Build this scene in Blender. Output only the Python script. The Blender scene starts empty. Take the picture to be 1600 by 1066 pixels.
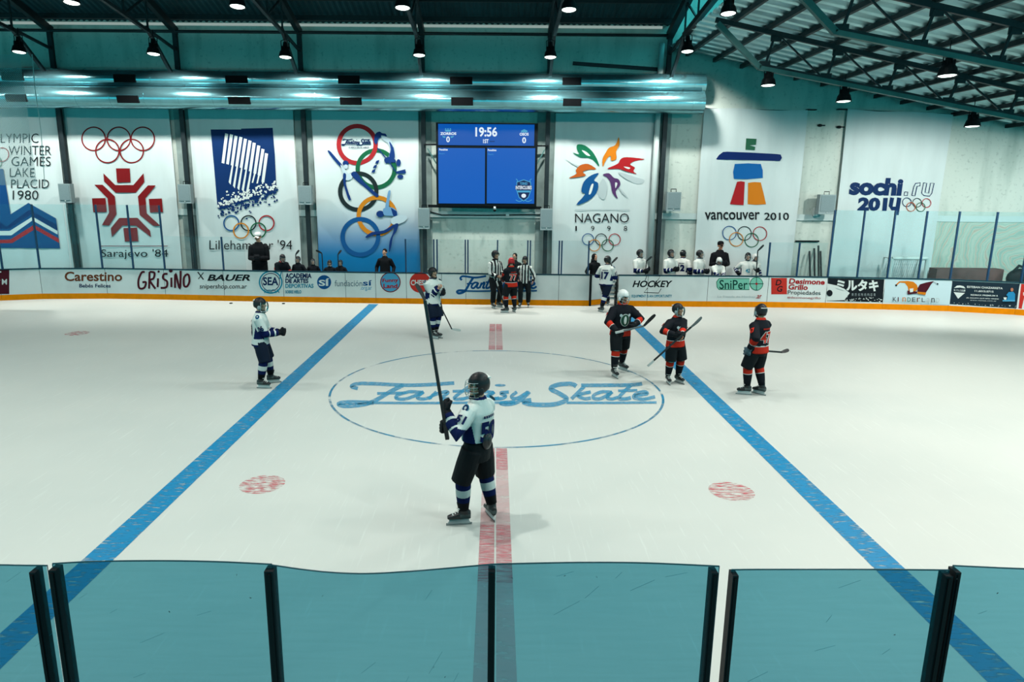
import bpy, bmesh, math, random
import numpy as np
from math import sin, cos, tan, pi, radians as rad, atan2, sqrt, floor
from mathutils import Vector, Matrix

# ------------------------------------------------------------------ camera
H = 3.8; FPX = 1067.0; PITCH = rad(12.42); ROLL = rad(0.5); CX, CY = 773.0, 533.0
SC = bpy.context.scene
COL = SC.collection
fw = Vector((0, cos(PITCH), -sin(PITCH))); u0 = Vector((0, sin(PITCH), cos(PITCH))); x0 = Vector((1, 0, 0))
rt = x0 * cos(ROLL) + u0 * sin(ROLL); up = u0 * cos(ROLL) - x0 * sin(ROLL)
CAM = Vector((0, 0, H))
cam = bpy.data.objects.new('camera', bpy.data.cameras.new('camera')); COL.objects.link(cam)
cam.matrix_world = Matrix(((rt.x, up.x, -fw.x, 0), (rt.y, up.y, -fw.y, 0), (rt.z, up.z, -fw.z, H), (0, 0, 0, 1)))
cam.data.sensor_width = 36; cam.data.lens = FPX / 1600 * 36; cam.data.shift_x = (800 - CX) / 1600
cam.data.clip_start = 0.05; cam.data.clip_end = 200
SC.camera = cam
# ------------------------------------------------------------------ light and exposure
SC.view_settings.view_transform = 'Standard'; SC.view_settings.look = 'None'
SC.view_settings.gamma = 1; SC.view_settings.use_curve_mapping = False
SC.view_settings.exposure = -0.09
world = bpy.data.worlds.new('world'); SC.world = world; world.use_nodes = True
world.node_tree.nodes['Background'].inputs[0].default_value = (0.09, 0.84, 0.94, 1)
world.node_tree.nodes['Background'].inputs[1].default_value = 2.0
LAMP_W = 660.0; WALL_W = 1150.0; RIGHT_W = 180.0
LAMP_COL = (1.0, 0.97, 0.92)
SC.cycles.transparent_max_bounces = 16; SC.cycles.diffuse_bounces = 0

# ------------------------------------------------------------------ pixel <-> place
def ray(x, y): return fw + rt * ((x - CX) / FPX) + up * ((CY - y) / FPX)
def onz(x, y, z=0.0):
    d = ray(x, y); return CAM + d * ((z - H) / d.z)
def ony(x, y, Y):
    d = ray(x, y); return CAM + d * (Y / d.y)

# ------------------------------------------------------------------ materials
def lin(c):
    def f(v): return v / 12.92 if v <= 0.04045 else ((v + 0.055) / 1.055) ** 2.4
    if isinstance(c, str):
        c = c.lstrip('#'); c = [int(c[i:i + 2], 16) / 255 for i in (0, 2, 4)]
    return (f(c[0]), f(c[1]), f(c[2]), 1)
MATS = {}
def mat(name, c, rough=0.6, metal=0.0, spec=0.4, noise=0.0, nscale=6.0, bump=0.0, bscale=30.0, c2=None, stretch=(1, 1, 1)):
    if name in MATS: return MATS[name]
    m = bpy.data.materials.new(name); m.use_nodes = True
    nt = m.node_tree; b = nt.nodes['Principled BSDF']
    b.inputs['Base Color'].default_value = lin(c); b.inputs['Roughness'].default_value = rough
    b.inputs['Metallic'].default_value = metal; b.inputs['Specular IOR Level'].default_value = spec if rough < .5 or metal else min(spec, .12)
    if noise or bump:
        tc = nt.nodes.new('ShaderNodeTexCoord'); mp = nt.nodes.new('ShaderNodeMapping'); mp.inputs['Scale'].default_value = stretch
        nt.links.new(tc.outputs['Object'], mp.inputs[0])
    if noise:
        n = nt.nodes.new('ShaderNodeTexNoise'); n.inputs['Scale'].default_value = nscale; n.inputs['Detail'].default_value = 5
        nt.links.new(mp.outputs[0], n.inputs['Vector'])
        mx = nt.nodes.new('ShaderNodeMix'); mx.data_type = 'RGBA'
        k = lin(c2) if c2 else tuple(v * (1 - noise) for v in lin(c)[:3]) + (1,)
        mx.inputs[6].default_value = lin(c); mx.inputs[7].default_value = k
        rp = nt.nodes.new('ShaderNodeMapRange'); rp.inputs[1].default_value = 0.42; rp.inputs[2].default_value = 0.68
        nt.links.new(n.outputs[0], rp.inputs[0]); nt.links.new(rp.outputs[0], mx.inputs[0])
        nt.links.new(mx.outputs[2], b.inputs['Base Color'])
    if bump:
        n2 = nt.nodes.new('ShaderNodeTexNoise'); n2.inputs['Scale'].default_value = bscale; n2.inputs['Detail'].default_value = 4
        nt.links.new(mp.outputs[0], n2.inputs['Vector'])
        bp = nt.nodes.new('ShaderNodeBump'); bp.inputs['Strength'].default_value = bump; bp.inputs['Distance'].default_value = 0.02
        nt.links.new(n2.outputs[0], bp.inputs['Height']); nt.links.new(bp.outputs[0], b.inputs['Normal'])
    MATS[name] = m; return m
def emis(name, c, s):
    if name in MATS: return MATS[name]
    m = bpy.data.materials.new(name); m.use_nodes = True
    b = m.node_tree.nodes['Principled BSDF']; b.inputs['Base Color'].default_value = (0.01, 0.01, 0.01, 1)
    b.inputs['Emission Color'].default_value = lin(c); b.inputs['Emission Strength'].default_value = s; b.inputs['Specular IOR Level'].default_value = 0.1
    b.inputs['Roughness'].default_value = 0.5
    MATS[name] = m; return m
def glass(name, tint, refl=0.06, haze=0.0, hazecol='#9fc4c6', scratch=0.0):
    m = bpy.data.materials.new(name); m.use_nodes = True; nt = m.node_tree; nt.nodes.clear()
    out = nt.nodes.new('ShaderNodeOutputMaterial'); tr = nt.nodes.new('ShaderNodeBsdfTransparent'); gl = nt.nodes.new('ShaderNodeBsdfGlossy')
    tr.inputs[0].default_value = (*tint, 1); gl.inputs['Roughness'].default_value = 0.03; gl.inputs[0].default_value = (.9, 1, 1, 1)
    mx = nt.nodes.new('ShaderNodeMixShader'); fr = nt.nodes.new('ShaderNodeFresnel'); fr.inputs[0].default_value = 1.3
    mu = nt.nodes.new('ShaderNodeMath'); mu.operation = 'MULTIPLY'; mu.inputs[1].default_value = refl * 10
    nt.links.new(fr.outputs[0], mu.inputs[0]); nt.links.new(mu.outputs[0], mx.inputs[0])
    nt.links.new(tr.outputs[0], mx.inputs[1]); nt.links.new(gl.outputs[0], mx.inputs[2])
    last = mx
    if haze:
        df = nt.nodes.new('ShaderNodeBsdfDiffuse'); df.inputs[0].default_value = lin(hazecol)
        m2 = nt.nodes.new('ShaderNodeMixShader')
        tc = nt.nodes.new('ShaderNodeTexCoord'); mp = nt.nodes.new('ShaderNodeMapping')
        mp.inputs['Rotation'].default_value = (0.3, 0.5, 0.4); mp.inputs['Scale'].default_value = (1.2, 1.2, 14)
        n = nt.nodes.new('ShaderNodeTexNoise'); n.inputs['Scale'].default_value = 3; n.inputs['Detail'].default_value = 8
        rp = nt.nodes.new('ShaderNodeMapRange'); rp.inputs[1].default_value = 0.35; rp.inputs[2].default_value = 0.75
        rp.inputs[3].default_value = haze * 0.7; rp.inputs[4].default_value = haze * 1.3
        nt.links.new(tc.outputs['Object'], mp.inputs[0]); nt.links.new(mp.outputs[0], n.inputs['Vector']); nt.links.new(n.outputs[0], rp.inputs[0])
        nt.links.new(rp.outputs[0], m2.inputs[0]); nt.links.new(mx.outputs[0], m2.inputs[1]); nt.links.new(df.outputs[0], m2.inputs[2])
        last = m2
    nt.links.new(last.outputs[0], out.inputs[0]); MATS[name] = m; return m

# ------------------------------------------------------------------ mesh helpers
class MB:
    def __init__(s): s.v = []; s.f = []; s.m = []
    def add(s, vs, fs, mi=0):
        o = len(s.v); s.v.extend([tuple(p) for p in vs]); s.f.extend([tuple(i + o for i in f) for f in fs])
        s.m.extend([mi] * len(fs) if isinstance(mi, int) else mi); return s
    def box(s, c, d, mi=0, R=None):
        vs = []
        for z in (-1, 1):
            for y in (-1, 1):
                for x in (-1, 1):
                    p = Vector((x * d[0] / 2, y * d[1] / 2, z * d[2] / 2))
                    if R is not None: p = R @ p
                    vs.append(p + Vector(c))
        return s.add(vs, [(0, 2, 3, 1), (4, 5, 7, 6), (0, 1, 5, 4), (2, 6, 7, 3), (0, 4, 6, 2), (1, 3, 7, 5)], mi)
    def beam(s, a, b, w, h=None, mi=0):
        a = Vector(a); b = Vector(b); d = (b - a).normalized()
        q = d.cross(Vector((0, 0, 1)))
        if q.length < 1e-4: q = Vector((1, 0, 0))
        q.normalize(); r = q.cross(d); h = h or w
        vs = [p + q * (sx * w / 2) + r * (sz * h / 2) for p in (a, b) for sx, sz in ((-1, -1), (1, -1), (1, 1), (-1, 1))]
        return s.add(vs, [(0, 3, 2, 1), (4, 5, 6, 7), (0, 1, 5, 4), (1, 2, 6, 5), (2, 3, 7, 6), (3, 0, 4, 7)], mi)
    def tube(s, pts, r, n=10, mi=0, side=None, sq=1.0, cap=True, mis=None):
        pts = [Vector(p) for p in pts]; k = len(pts)
        rs = r if isinstance(r, (list, tuple)) else [r] * k
        d0 = (pts[1] - pts[0]).normalized()
        if side is None:
            side = d0.cross(Vector((0, 0, 1)))
            if side.length < 0.05: side = Vector((1, 0, 0))
        q = Vector(side); rings = []
        for i in range(k):
            d = (pts[min(i + 1, k - 1)] - pts[max(i - 1, 0)])
            d = d.normalized() if d.length > 1e-9 else d0
            q = (q - d * q.dot(d)).normalized(); w = d.cross(q)
            ri = rs[i]; ra, rb = ri if isinstance(ri, (tuple, list)) else (ri, ri * sq)
            rings.append([pts[i] + q * (ra * cos(2 * pi * j / n)) + w * (rb * sin(2 * pi * j / n)) for j in range(n)])
        return s.rings(rings, cap, mi, mis)
    def rings(s, rings, cap=True, mi=0, mis=None):
        n = len(rings[0]); k = len(rings); vs = [p for r in rings for p in r]; fs = []; ms = []
        for i in range(k - 1):
            for j in range(n):
                fs.append((i * n + j, i * n + (j + 1) % n, (i + 1) * n + (j + 1) % n, (i + 1) * n + j)); ms.append(mis[i] if mis else mi)
        if cap:
            fs.append(tuple(range(n))[::-1]); ms.append(mis[0] if mis else mi)
            fs.append(tuple((k - 1) * n + j for j in range(n))); ms.append(mis[-1] if mis else mi)
        return s.add(vs, fs, ms)
    def ell(s, c, r, R=None, n=12, m=8, mi=0):
        c = Vector(c); vs = [Vector((0, 0, 1))]; fs = []
        for i in range(1, m):
            t = pi * i / m
            for j in range(n): vs.append(Vector((sin(t) * cos(2 * pi * j / n), sin(t) * sin(2 * pi * j / n), cos(t))))
        vs.append(Vector((0, 0, -1)))
        for j in range(n): fs.append((0, 1 + j, 1 + (j + 1) % n))
        for i in range(m - 2):
            for j in range(n):
                a = 1 + i * n; fs.append((a + j, a + n + j, a + n + (j + 1) % n, a + (j + 1) % n))
        a = 1 + (m - 2) * n
        for j in range(n): fs.append((a + j, len(vs) - 1, a + (j + 1) % n))
        o = []
        for p in vs:
            p = Vector((p.x * r[0], p.y * r[1], p.z * r[2]))
            if R is not None: p = R @ p
            o.append(p + c)
        return s.add(o, fs, mi)
    def grid(s, fn, nu, nv, mi=0, flip=False):
        vs = [fn(i / nu, j / nv) for i in range(nu + 1) for j in range(nv + 1)]; fs = []
        for i in range(nu):
            for j in range(nv):
                a = i * (nv + 1) + j; f = (a, a + nv + 1, a + nv + 2, a + 1)
                fs.append(f[::-1] if flip else f)
        return s.add(vs, fs, mi)
    def mesh(s, name, mats, smooth=False):
        me = bpy.data.meshes.new(name); me.from_pydata(s.v, [], s.f)
        for m in (mats if isinstance(mats, (list, tuple)) else [mats]): me.materials.append(m)
        me.polygons.foreach_set('material_index', s.m)
        if smooth: me.polygons.foreach_set('use_smooth', [True] * len(me.polygons))
        me.update(); return me
    def build(s, name, mats, parent=None, smooth=False, **kw):
        o = bpy.data.objects.new(name, s.mesh(name, mats, smooth)); COL.objects.link(o)
        if parent is not None: o.parent = parent
        return tag(o, **kw)
def tag(o, label=None, cat=None, group=None, kind=None):
    if label: o['label'] = label
    if cat: o['category'] = cat
    if group: o['group'] = group
    if kind: o['kind'] = kind
    return o
def thing(name, label, cat, loc=(0, 0, 0), rz=0, group=None, kind=None):
    o = bpy.data.objects.new(name, None); o.empty_display_size = 0.1; COL.objects.link(o)
    o.location = loc; o.rotation_euler = (0, 0, rz); return tag(o, label, cat, group, kind)
def copy_tree(o, parent=None):
    c = o.copy(); COL.objects.link(c); c.parent = parent
    for ch in list(o.children): copy_tree(ch, c)
    return c
def catmull(pts, n=8, closed=False):
    P = [Vector(p) for p in pts]; k = len(P); out = []
    for i in range(k if closed else k - 1):
        if closed: a, b, c, d = P[i - 1], P[i], P[(i + 1) % k], P[(i + 2) % k]
        else: a, b, c, d = P[max(i - 1, 0)], P[i], P[i + 1], P[min(i + 2, k - 1)]
        for j in range(n):
            t = j / n
            out.append(0.5 * ((2 * b) + (c - a) * t + (2 * a - 5 * b + 4 * c - d) * t * t + (3 * b - a - 3 * c + d) * t ** 3))
    if not closed: out.append(P[-1])
    return out
def remesh(mb, voxel, smooth=2):
    me = bpy.data.meshes.new('tmp'); me.from_pydata(mb.v, [], mb.f); o = bpy.data.objects.new('tmp', me); COL.objects.link(o)
    m = o.modifiers.new('r', 'REMESH'); m.mode = 'VOXEL'; m.voxel_size = voxel; m.use_smooth_shade = True
    if smooth:
        q = o.modifiers.new('s', 'SMOOTH'); q.factor = 0.5; q.iterations = smooth
    dg = bpy.context.evaluated_depsgraph_get(); r = bpy.data.meshes.new_from_object(o.evaluated_get(dg))
    bpy.data.objects.remove(o); bpy.data.meshes.remove(me)
    n = len(r.vertices); co = np.empty(n * 3, np.float32); r.vertices.foreach_get('co', co); co = co.reshape(-1, 3)
    out = MB(); out.v = [tuple(float(a) for a in p) for p in co]; out.f = [tuple(p.vertices) for p in r.polygons]; out.m = [0] * len(out.f)
    bpy.data.meshes.remove(r); return out

# ------------------------------------------------------------------ flat print on a surface, drawn with the photo's own measures
TXT = {}
def text_tris(s, bold=0.0, shear=0.0, spacing=1.0):
    k = (s, bold, shear, spacing)
    if k in TXT: return TXT[k]
    cu = bpy.data.curves.new('t', 'FONT'); cu.body = s; cu.offset = bold; cu.shear = shear; cu.resolution_u = 3; cu.space_character = spacing
    o = bpy.data.objects.new('t', cu); COL.objects.link(o)
    dg = bpy.context.evaluated_depsgraph_get(); me = bpy.data.meshes.new_from_object(o.evaluated_get(dg))
    vs = [(v.co.x, v.co.y) for v in me.vertices]; fs = [tuple(p.vertices) for p in me.polygons]
    bpy.data.objects.remove(o); bpy.data.curves.remove(cu); bpy.data.meshes.remove(me)
    TXT[k] = (vs, fs); return TXT[k]
class Print:
    """M(px, py, offset) -> 3D point of the printed surface; o, s: local zoom frame"""
    def __init__(s, M, o=(0, 0), sc=1.0, base=0.006, step=0.0015): s.M = M; s.o = o; s.s = sc; s.mb = MB(); s.mats = []; s.L = base; s.step = step
    def mi(s, m):
        if m not in s.mats: s.mats.append(m)
        return s.mats.index(m)
    def P(s, p, L=None): return s.M(p[0] / s.s + s.o[0], p[1] / s.s + s.o[1], s.L if L is None else L)
    def faces(s, vs, fs, m):
        s.mb.add([s.P(p) for p in vs], fs, s.mi(m)); s.L += s.step
    def poly(s, pts, m, smooth=0):
        if smooth: pts = [(p.x, p.y) for p in catmull([(a, b, 0) for a, b in pts], smooth, True)]
        from mathutils.geometry import tessellate_polygon
        fs = [tuple(t) for t in tessellate_polygon([[Vector((a, b, 0)) for a, b in pts]])]
        s.faces(pts, fs, m)
    def rect(s, x0, y0, x1, y1, m, n=1):
        vs = []
        for i in range(n + 1):
            x = x0 + (x1 - x0) * i / n; vs += [(x, y0), (x, y1)]
        s.faces(vs, [(2 * i, 2 * i + 1, 2 * i + 3, 2 * i + 2) for i in range(n)], m)
    def disc(s, cx, cy, r, m, ry=None, n=28):
        ry = ry or r; s.poly([(cx + r * cos(2 * pi * i / n), cy + ry * sin(2 * pi * i / n)) for i in range(n)], m)
    def ring(s, cx, cy, r, w, m, ry=None, a0=0, a1=360, n=36):
        ry = ry or r; vs = []; 
        for i in range(n + 1):
            a = rad(a0 + (a1 - a0) * i / n)
            for q in (-w / 2, w / 2): vs.append((cx + (r + q) * cos(a), cy + (ry + q) * sin(a)))
        s.faces(vs, [(2 * i, 2 * i + 1, 2 * i + 3, 2 * i + 2) for i in range(n)], m)
    def stroke(s, pts, w, m, n=6, smooth=True):
        c = catmull([(a, b, 0) for a, b in pts], n) if smooth and len(pts) > 2 else [Vector((a, b, 0)) for a, b in pts]
        vs = []; k = len(c)
        for i, p in enumerate(c):
            d = (c[min(i + 1, k - 1)] - c[max(i - 1, 0)]).normalized(); q = Vector((-d.y, d.x, 0))
            ww = w if not isinstance(w, (list, tuple)) else w[0] + (w[1] - w[0]) * i / (k - 1)
            vs += [tuple((p + q * ww / 2)[:2]), tuple((p - q * ww / 2)[:2])]
        s.faces(vs, [(2 * i, 2 * i + 1, 2 * i + 3, 2 * i + 2) for i in range(k - 1)], m)
    def text(s, t, x0, y0, x1, y1, m, bold=0.0, shear=0.0, spacing=1.0, slope=0.0):
        vs, fs = text_tris(t, bold, shear, spacing)
        ax = min(v[0] for v in vs); bx = max(v[0] for v in vs); ay = min(v[1] for v in vs); by = max(v[1] for v in vs)
        o = [(x0 + (v[0] - ax) / (bx - ax) * (x1 - x0), y1 - (v[1] - ay) / (by - ay) * (y1 - y0) + slope * (v[0] - ax) / (bx - ax)) for v in vs]
        s.faces(o, fs, m)
    def rings5(s, c, r, w, cols, n=32):
        for (x, y), m in zip(c, cols): s.ring(x, y, r, w, m, n=n)

# ------------------------------------------------------------------ colours
WHITE = mat('white_board_plastic', '#e4ebe6', 0.45, noise=0.10, nscale=1.5)
PAPER = mat('white_print', '#d8e2dc', 0.6)
CLOTH = mat('banner_cloth', '#cddcda', 0.85, noise=0.08, nscale=0.8, bump=0.35, bscale=1.6, stretch=(2.2, 1, 0.5))
NAVY = mat('navy_print', '#0c2850', 0.65); BLUE = mat('blue_print', '#1663a0', 0.6); LBLUE = mat('sky_print', '#4fa3c8', 0.6)
DKBLUE = mat('deep_blue_print', '#0c2a63', 0.6)
RED = mat('red_print', '#a81f24', 0.6); DRED = mat('dark_red_print', '#7c1519', 0.6); MAROON = mat('maroon_print', '#4a1420', 0.6)
ORANGE = mat('orange_print', '#d07a18', 0.6); GREEN = mat('green_print', '#146b4a', 0.6); BLACK = mat('black_print', '#15191d', 0.6)
PURPLE = mat('purple_print', '#553765', 0.6); GREYP = mat('grey_print', '#b4c4c4', 0.7); BROWN = mat('brown_print', '#6d3a22', 0.6)
TEALG = mat('mint_print', '#7cc4ac', 0.5); CYAN = mat('teal_print', '#1f8ba5', 0.6); VERM = mat('vermilion_print', '#c8362c', 0.55)
STEEL = mat('dark_steel', '#1d2a2e', 0.55, 0.3, noise=0.3, nscale=4)
STEEL2 = mat('green_grey_steel', '#4d7672', 0.5, 0.3, noise=0.2, nscale=4)
DARK = mat('black_metal', '#0c1114', 0.5)
GALV = mat('galvanised_duct', '#78b0b8', 0.2, 0.9, noise=0.15, nscale=3)
NAVYM = mat('navy_post_paint', '#123a5c', 0.45)
PIPEW = mat('white_pipe', '#c2d2ce', 0.4)
KICK = mat('orange_kick_plate', '#fb9200', 0.6, noise=0.12, nscale=5)
GREYBOX = mat('speaker_grey', '#94a7a8', 0.55)

# ================================================================== SETTING
YW = 25.2
def wallM(px, py, off): return ony(px, py, YW - 0.12 - off)

def wall_mat():
    m = bpy.data.materials.new('plaster_wall'); m.use_nodes = True; nt = m.node_tree; b = nt.nodes['Principled BSDF']
    b.inputs['Roughness'].default_value = 0.85; b.inputs['Specular IOR Level'].default_value = 0.15
    tc = nt.nodes.new('ShaderNodeTexCoord')
    n1 = nt.nodes.new('ShaderNodeTexNoise'); n1.inputs['Scale'].default_value = 0.9; n1.inputs['Detail'].default_value = 8
    n2 = nt.nodes.new('ShaderNodeTexNoise'); n2.inputs['Scale'].default_value = 9; n2.inputs['Detail'].default_value = 6
    mp = nt.nodes.new('ShaderNodeMapping'); mp.inputs['Scale'].default_value = (2.0, 1, 0.35)
    nt.links.new(tc.outputs['Object'], mp.inputs[0]); nt.links.new(mp.outputs[0], n1.inputs['Vector']); nt.links.new(tc.outputs['Object'], n2.inputs['Vector'])
    mx = nt.nodes.new('ShaderNodeMix'); mx.data_type = 'RGBA'; mx.inputs[6].default_value = lin('#c9d6cc'); mx.inputs[7].default_value = lin('#9fb3a9')
    r1 = nt.nodes.new('ShaderNodeMapRange'); r1.inputs[1].default_value = 0.5; r1.inputs[2].default_value = 0.8
    nt.links.new(n1.outputs[0], r1.inputs[0]); nt.links.new(r1.outputs[0], mx.inputs[0])
    m2 = nt.nodes.new('ShaderNodeMix'); m2.data_type = 'RGBA'; m2.inputs[7].default_value = lin('#6f857e')
    r2 = nt.nodes.new('ShaderNodeMapRange'); r2.inputs[1].default_value = 0.58; r2.inputs[2].default_value = 0.8; r2.inputs[4].default_value = 0.5
    nt.links.new(n2.outputs[0], r2.inputs[0]); nt.links.new(r2.outputs[0], m2.inputs[0]); nt.links.new(mx.outputs[2], m2.inputs[6])
    nt.links.new(m2.outputs[2], b.inputs['Base Color']); return m
WALL = wall_mat()

def ice_mat():
    m = bpy.data.materials.new('rink_ice'); m.use_nodes = True; nt = m.node_tree; b = nt.nodes['Principled BSDF']
    b.inputs['Roughness'].default_value = 0.42; b.inputs['Specular IOR Level'].default_value = 0.25
    tc = nt.nodes.new('ShaderNodeTexCoord')
    n1 = nt.nodes.new('ShaderNodeTexNoise'); n1.inputs['Scale'].default_value = 0.25; n1.inputs['Detail'].default_value = 5
    nt.links.new(tc.outputs['Object'], n1.inputs['Vector'])
    mp = nt.nodes.new('ShaderNodeMapping'); mp.inputs['Scale'].default_value = (9, 0.5, 1); mp.inputs['Rotation'].default_value = (0, 0, 0.5)
    n2 = nt.nodes.new('ShaderNodeTexNoise'); n2.inputs['Scale'].default_value = 3; n2.inputs['Detail'].default_value = 9
    nt.links.new(tc.outputs['Object'], mp.inputs[0]); nt.links.new(mp.outputs[0], n2.inputs['Vector'])
    mx = nt.nodes.new('ShaderNodeMix'); mx.data_type = 'RGBA'; mx.inputs[6].default_value = lin('#c7cec7'); mx.inputs[7].default_value = lin('#bec7c1')
    r1 = nt.nodes.new('ShaderNodeMapRange'); r1.inputs[1].default_value = 0.4; r1.inputs[2].default_value = 0.65
    nt.links.new(n1.outputs[0], r1.inputs[0]); nt.links.new(r1.outputs[0], mx.inputs[0])
    m2 = nt.nodes.new('ShaderNodeMix'); m2.data_type = 'RGBA'; m2.inputs[7].default_value = lin('#d2dbd4')
    r2 = nt.nodes.new('ShaderNodeMapRange'); r2.inputs[1].default_value = 0.6; r2.inputs[2].default_value = 0.75; r2.inputs[4].default_value = 0.6
    nt.links.new(n2.outputs[0], r2.inputs[0]); nt.links.new(r2.outputs[0], m2.inputs[0]); nt.links.new(mx.outputs[2], m2.inputs[6])
    nt.links.new(m2.outputs[2], b.inputs['Base Color']); return m
ICE = ice_mat()

def worn(name, c, wear=0.5, stretch=(3, 14, 1), scale=3.0, soft=0.12, amount=1.0):
    """paint under the ice: worn through in streaks to a transparent film"""
    m = bpy.data.materials.new(name); m.use_nodes = True; nt = m.node_tree; b = nt.nodes['Principled BSDF']
    b.inputs['Base Color'].default_value = lin(c); b.inputs['Roughness'].default_value = 0.45; b.inputs['Specular IOR Level'].default_value = 0.25
    tc = nt.nodes.new('ShaderNodeTexCoord'); mp = nt.nodes.new('ShaderNodeMapping'); mp.inputs['Scale'].default_value = stretch
    n = nt.nodes.new('ShaderNodeTexNoise'); n.inputs['Scale'].default_value = scale; n.inputs['Detail'].default_value = 6
    r = nt.nodes.new('ShaderNodeMapRange'); r.inputs[1].default_value = wear - soft; r.inputs[2].default_value = wear + soft; r.inputs[4].default_value = amount
    nt.links.new(tc.outputs['Object'], mp.inputs[0]); nt.links.new(mp.outputs[0], n.inputs['Vector']); nt.links.new(n.outputs[0], r.inputs[0])
    nt.links.new(r.outputs[0], b.inputs['Alpha']); return m

# ---- ice
fl = MB().add([(-26, -3, 0), (26, -3, 0), (26, 25.4, 0), (-26, 25.4, 0)], [(0, 1, 2, 3)]).build('floor', ICE, kind='structure', label='white rink ice')
BLUEICE = worn('blue_ice_paint', '#0f7fae', 0.385, (2, 9, 1), 3.0, 0.10)
for sx in (-1, 1):
    q = MB()
    for i in range(40):
        y0 = 2.9 + i * 0.5; y1 = y0 + 0.5
        x = 4.12 * sx
        q.add([(x - .16, y0, .003), (x + .16, y0, .003), (x + .16, y1, .003), (x - .16, y1, .003)], [(0, 1, 2, 3)])
    q.build('blue_line', BLUEICE, fl)
REDICE = worn('red_ice_paint', '#cf7880', 0.52, (2, 14, 1), 3.0, 0.10, 0.75)
PINKICE = worn('pink_ice_film', '#d8b4b4', 0.30, (2, 5, 1), 2.0, 0.2, 0.55)
q = MB(); q2 = MB()
for a, b in ((-.15, .015), (.035, .20)):
    for y0, y1 in ((6.1, 7.3), (8.9, 9.72), (16.25, 16.7), (18.5, 19.55)): q.add([(a, y0, .004), (b, y0, .004), (b, y1, .004), (a, y1, .004)], [(0, 1, 2, 3)])
    for y0, y1 in ((2.9, 9.72), (16.25, 19.55)): q2.add([(a, y0, .002), (b, y0, .002), (b, y1, .002), (a, y1, .002)], [(0, 1, 2, 3)])
q.build('centre_line', REDICE, fl)
q2.build('centre_line_film', PINKICE, fl)
CIRICE = worn('circle_ice_paint', '#1f7fa4', 0.47, (1.5, 1.5, 1), 1.6, 0.13)
pr = Print(lambda x, y, o: Vector((x, y, o)), base=0.003, step=0.0003)
pr.ring(0.04, 12.95, 3.2, 0.045, CIRICE, n=120); pr.mb.build('centre_circle', pr.mats, fl)
SPOT = worn('spot_ice_paint', '#d0555f', 0.535, (3, 16, 1), 2.6, 0.08, 0.75)
for cx, cy in ((-3.04, 8.36), (3.1, 8.27), (-11.1, 17.75)):
    pr = Print(lambda x, y, o: Vector((x, y, o)), base=0.003); pr.disc(cx, cy, 0.29, SPOT); pr.mb.build('face_off_spot', pr.mats, fl)
LOGOICE = worn('logo_ice_paint', '#3597c0', 0.42, (3, 16, 1), 3.2, 0.13, 0.82)

# script lettering "Fantasy Skate" as brush strokes; unit box 0..100 x 0..24, y down
def script_logo(pr, X, Y, W, Hh, m, w=1.5):
    def S(pts, ww=w, n=6): pr.stroke([(X + x / 100 * W, Y + y / 24 * Hh) for x, y in pts], ww * W / 100, m, n)
    S([(7, 6), (5, 4), (7, 1.6), (12, 1.6), (24, 3), (37, 1)], w * 1.3)                 # F bar
    S([(21, 3), (17, 9), (13, 16), (9, 20.5), (3, 22), (1, 20), (4, 18.5), (12, 19)], w * 1.5)
    S([(13, 10.5), (22, 10)], w)
    S([(27, 9.5), (23, 9), (19.5, 12), (19, 15), (22, 15.5), (26, 11), (27.5, 9)], w * 1.2); S([(27.5, 9), (25.5, 14), (27, 15.6), (30, 14)], w * 1.2)   # a
    S([(31.5, 9), (29, 15.5)], w * 1.2); S([(30, 12.5), (34, 9), (35, 10), (33, 15), (35.5, 15.3)], w * 1.2)                                           # n
    S([(41.5, 4.5), (37, 14.5), (39.5, 15.5), (41.5, 14)], w * 1.2); S([(36.5, 8.5), (43.5, 8)], w)                                                    # t
    S([(49, 9.5), (45.5, 9), (42.5, 12), (42.5, 15), (45, 15.3), (48.5, 11), (49.5, 9)], w * 1.2); S([(49.5, 9), (47.7, 14), (49.5, 15.5), (51, 14.5)], w * 1.2)
    pr.disc(X + 51.3 / 100 * W, Y + 3 / 24 * Hh, 1.7 * W / 100, m, ry=1.2 * Hh / 24)
    S([(54, 9.3), (51.5, 10), (53, 13), (51.5, 15.3), (49.5, 15)], w * 1.2)                                                                             # s
    S([(56.5, 9), (54.8, 13.5), (56.5, 15), (60, 9)], w * 1.2); S([(60.5, 9), (57, 18), (53.5, 20.5), (51.5, 19.2), (56, 18.2)], w * 1.3)               # y
    S([(75, 4), (73.5, 1.8), (69.5, 2.4), (67, 6), (70, 11), (72, 16), (68, 20.5), (61, 20.5), (58.5, 18), (61, 16.6)], w * 1.6)                        # S
    S([(12, 19), (30, 19.2), (56, 18.6)], w * 0.9); S([(72, 19), (86, 19), (100, 18.7)], w * 0.9)
    S([(76.5, 3), (91, 2.8), (95.5, 1.5)], w * 1.3)
    S([(77.5, 4), (73.5, 15.5)], w * 1.3); S([(79.5, 9), (75.5, 12), (77.5, 15.2), (79.5, 14.6)], w * 1.2)                                              # k
    S([(86, 9.5), (83, 9), (80.5, 12), (80.5, 15), (82.5, 15.2), (85, 11.5), (86.2, 9)], w * 1.2); S([(86.2, 9), (84.6, 14), (86, 15.5), (88, 14)], w * 1.2)
    S([(92, 3), (88.3, 14), (90, 15.5), (92, 14.4)], w * 1.3); S([(88, 8), (94, 7.6)], w)
    S([(93, 12.6), (97, 10.8), (96, 8.8), (93.5, 11), (93, 14.5), (96, 15.6), (99.5, 13.5)], w * 1.2)                                                   # e
pr = Print(lambda x, y, o: onz(x, y, o), base=0.003, step=0.0002)
script_logo(pr, 524, 597, 502, 41, LOGOICE, 0.88)
pr.mb.build('rink_logo', pr.mats, fl)

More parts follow.
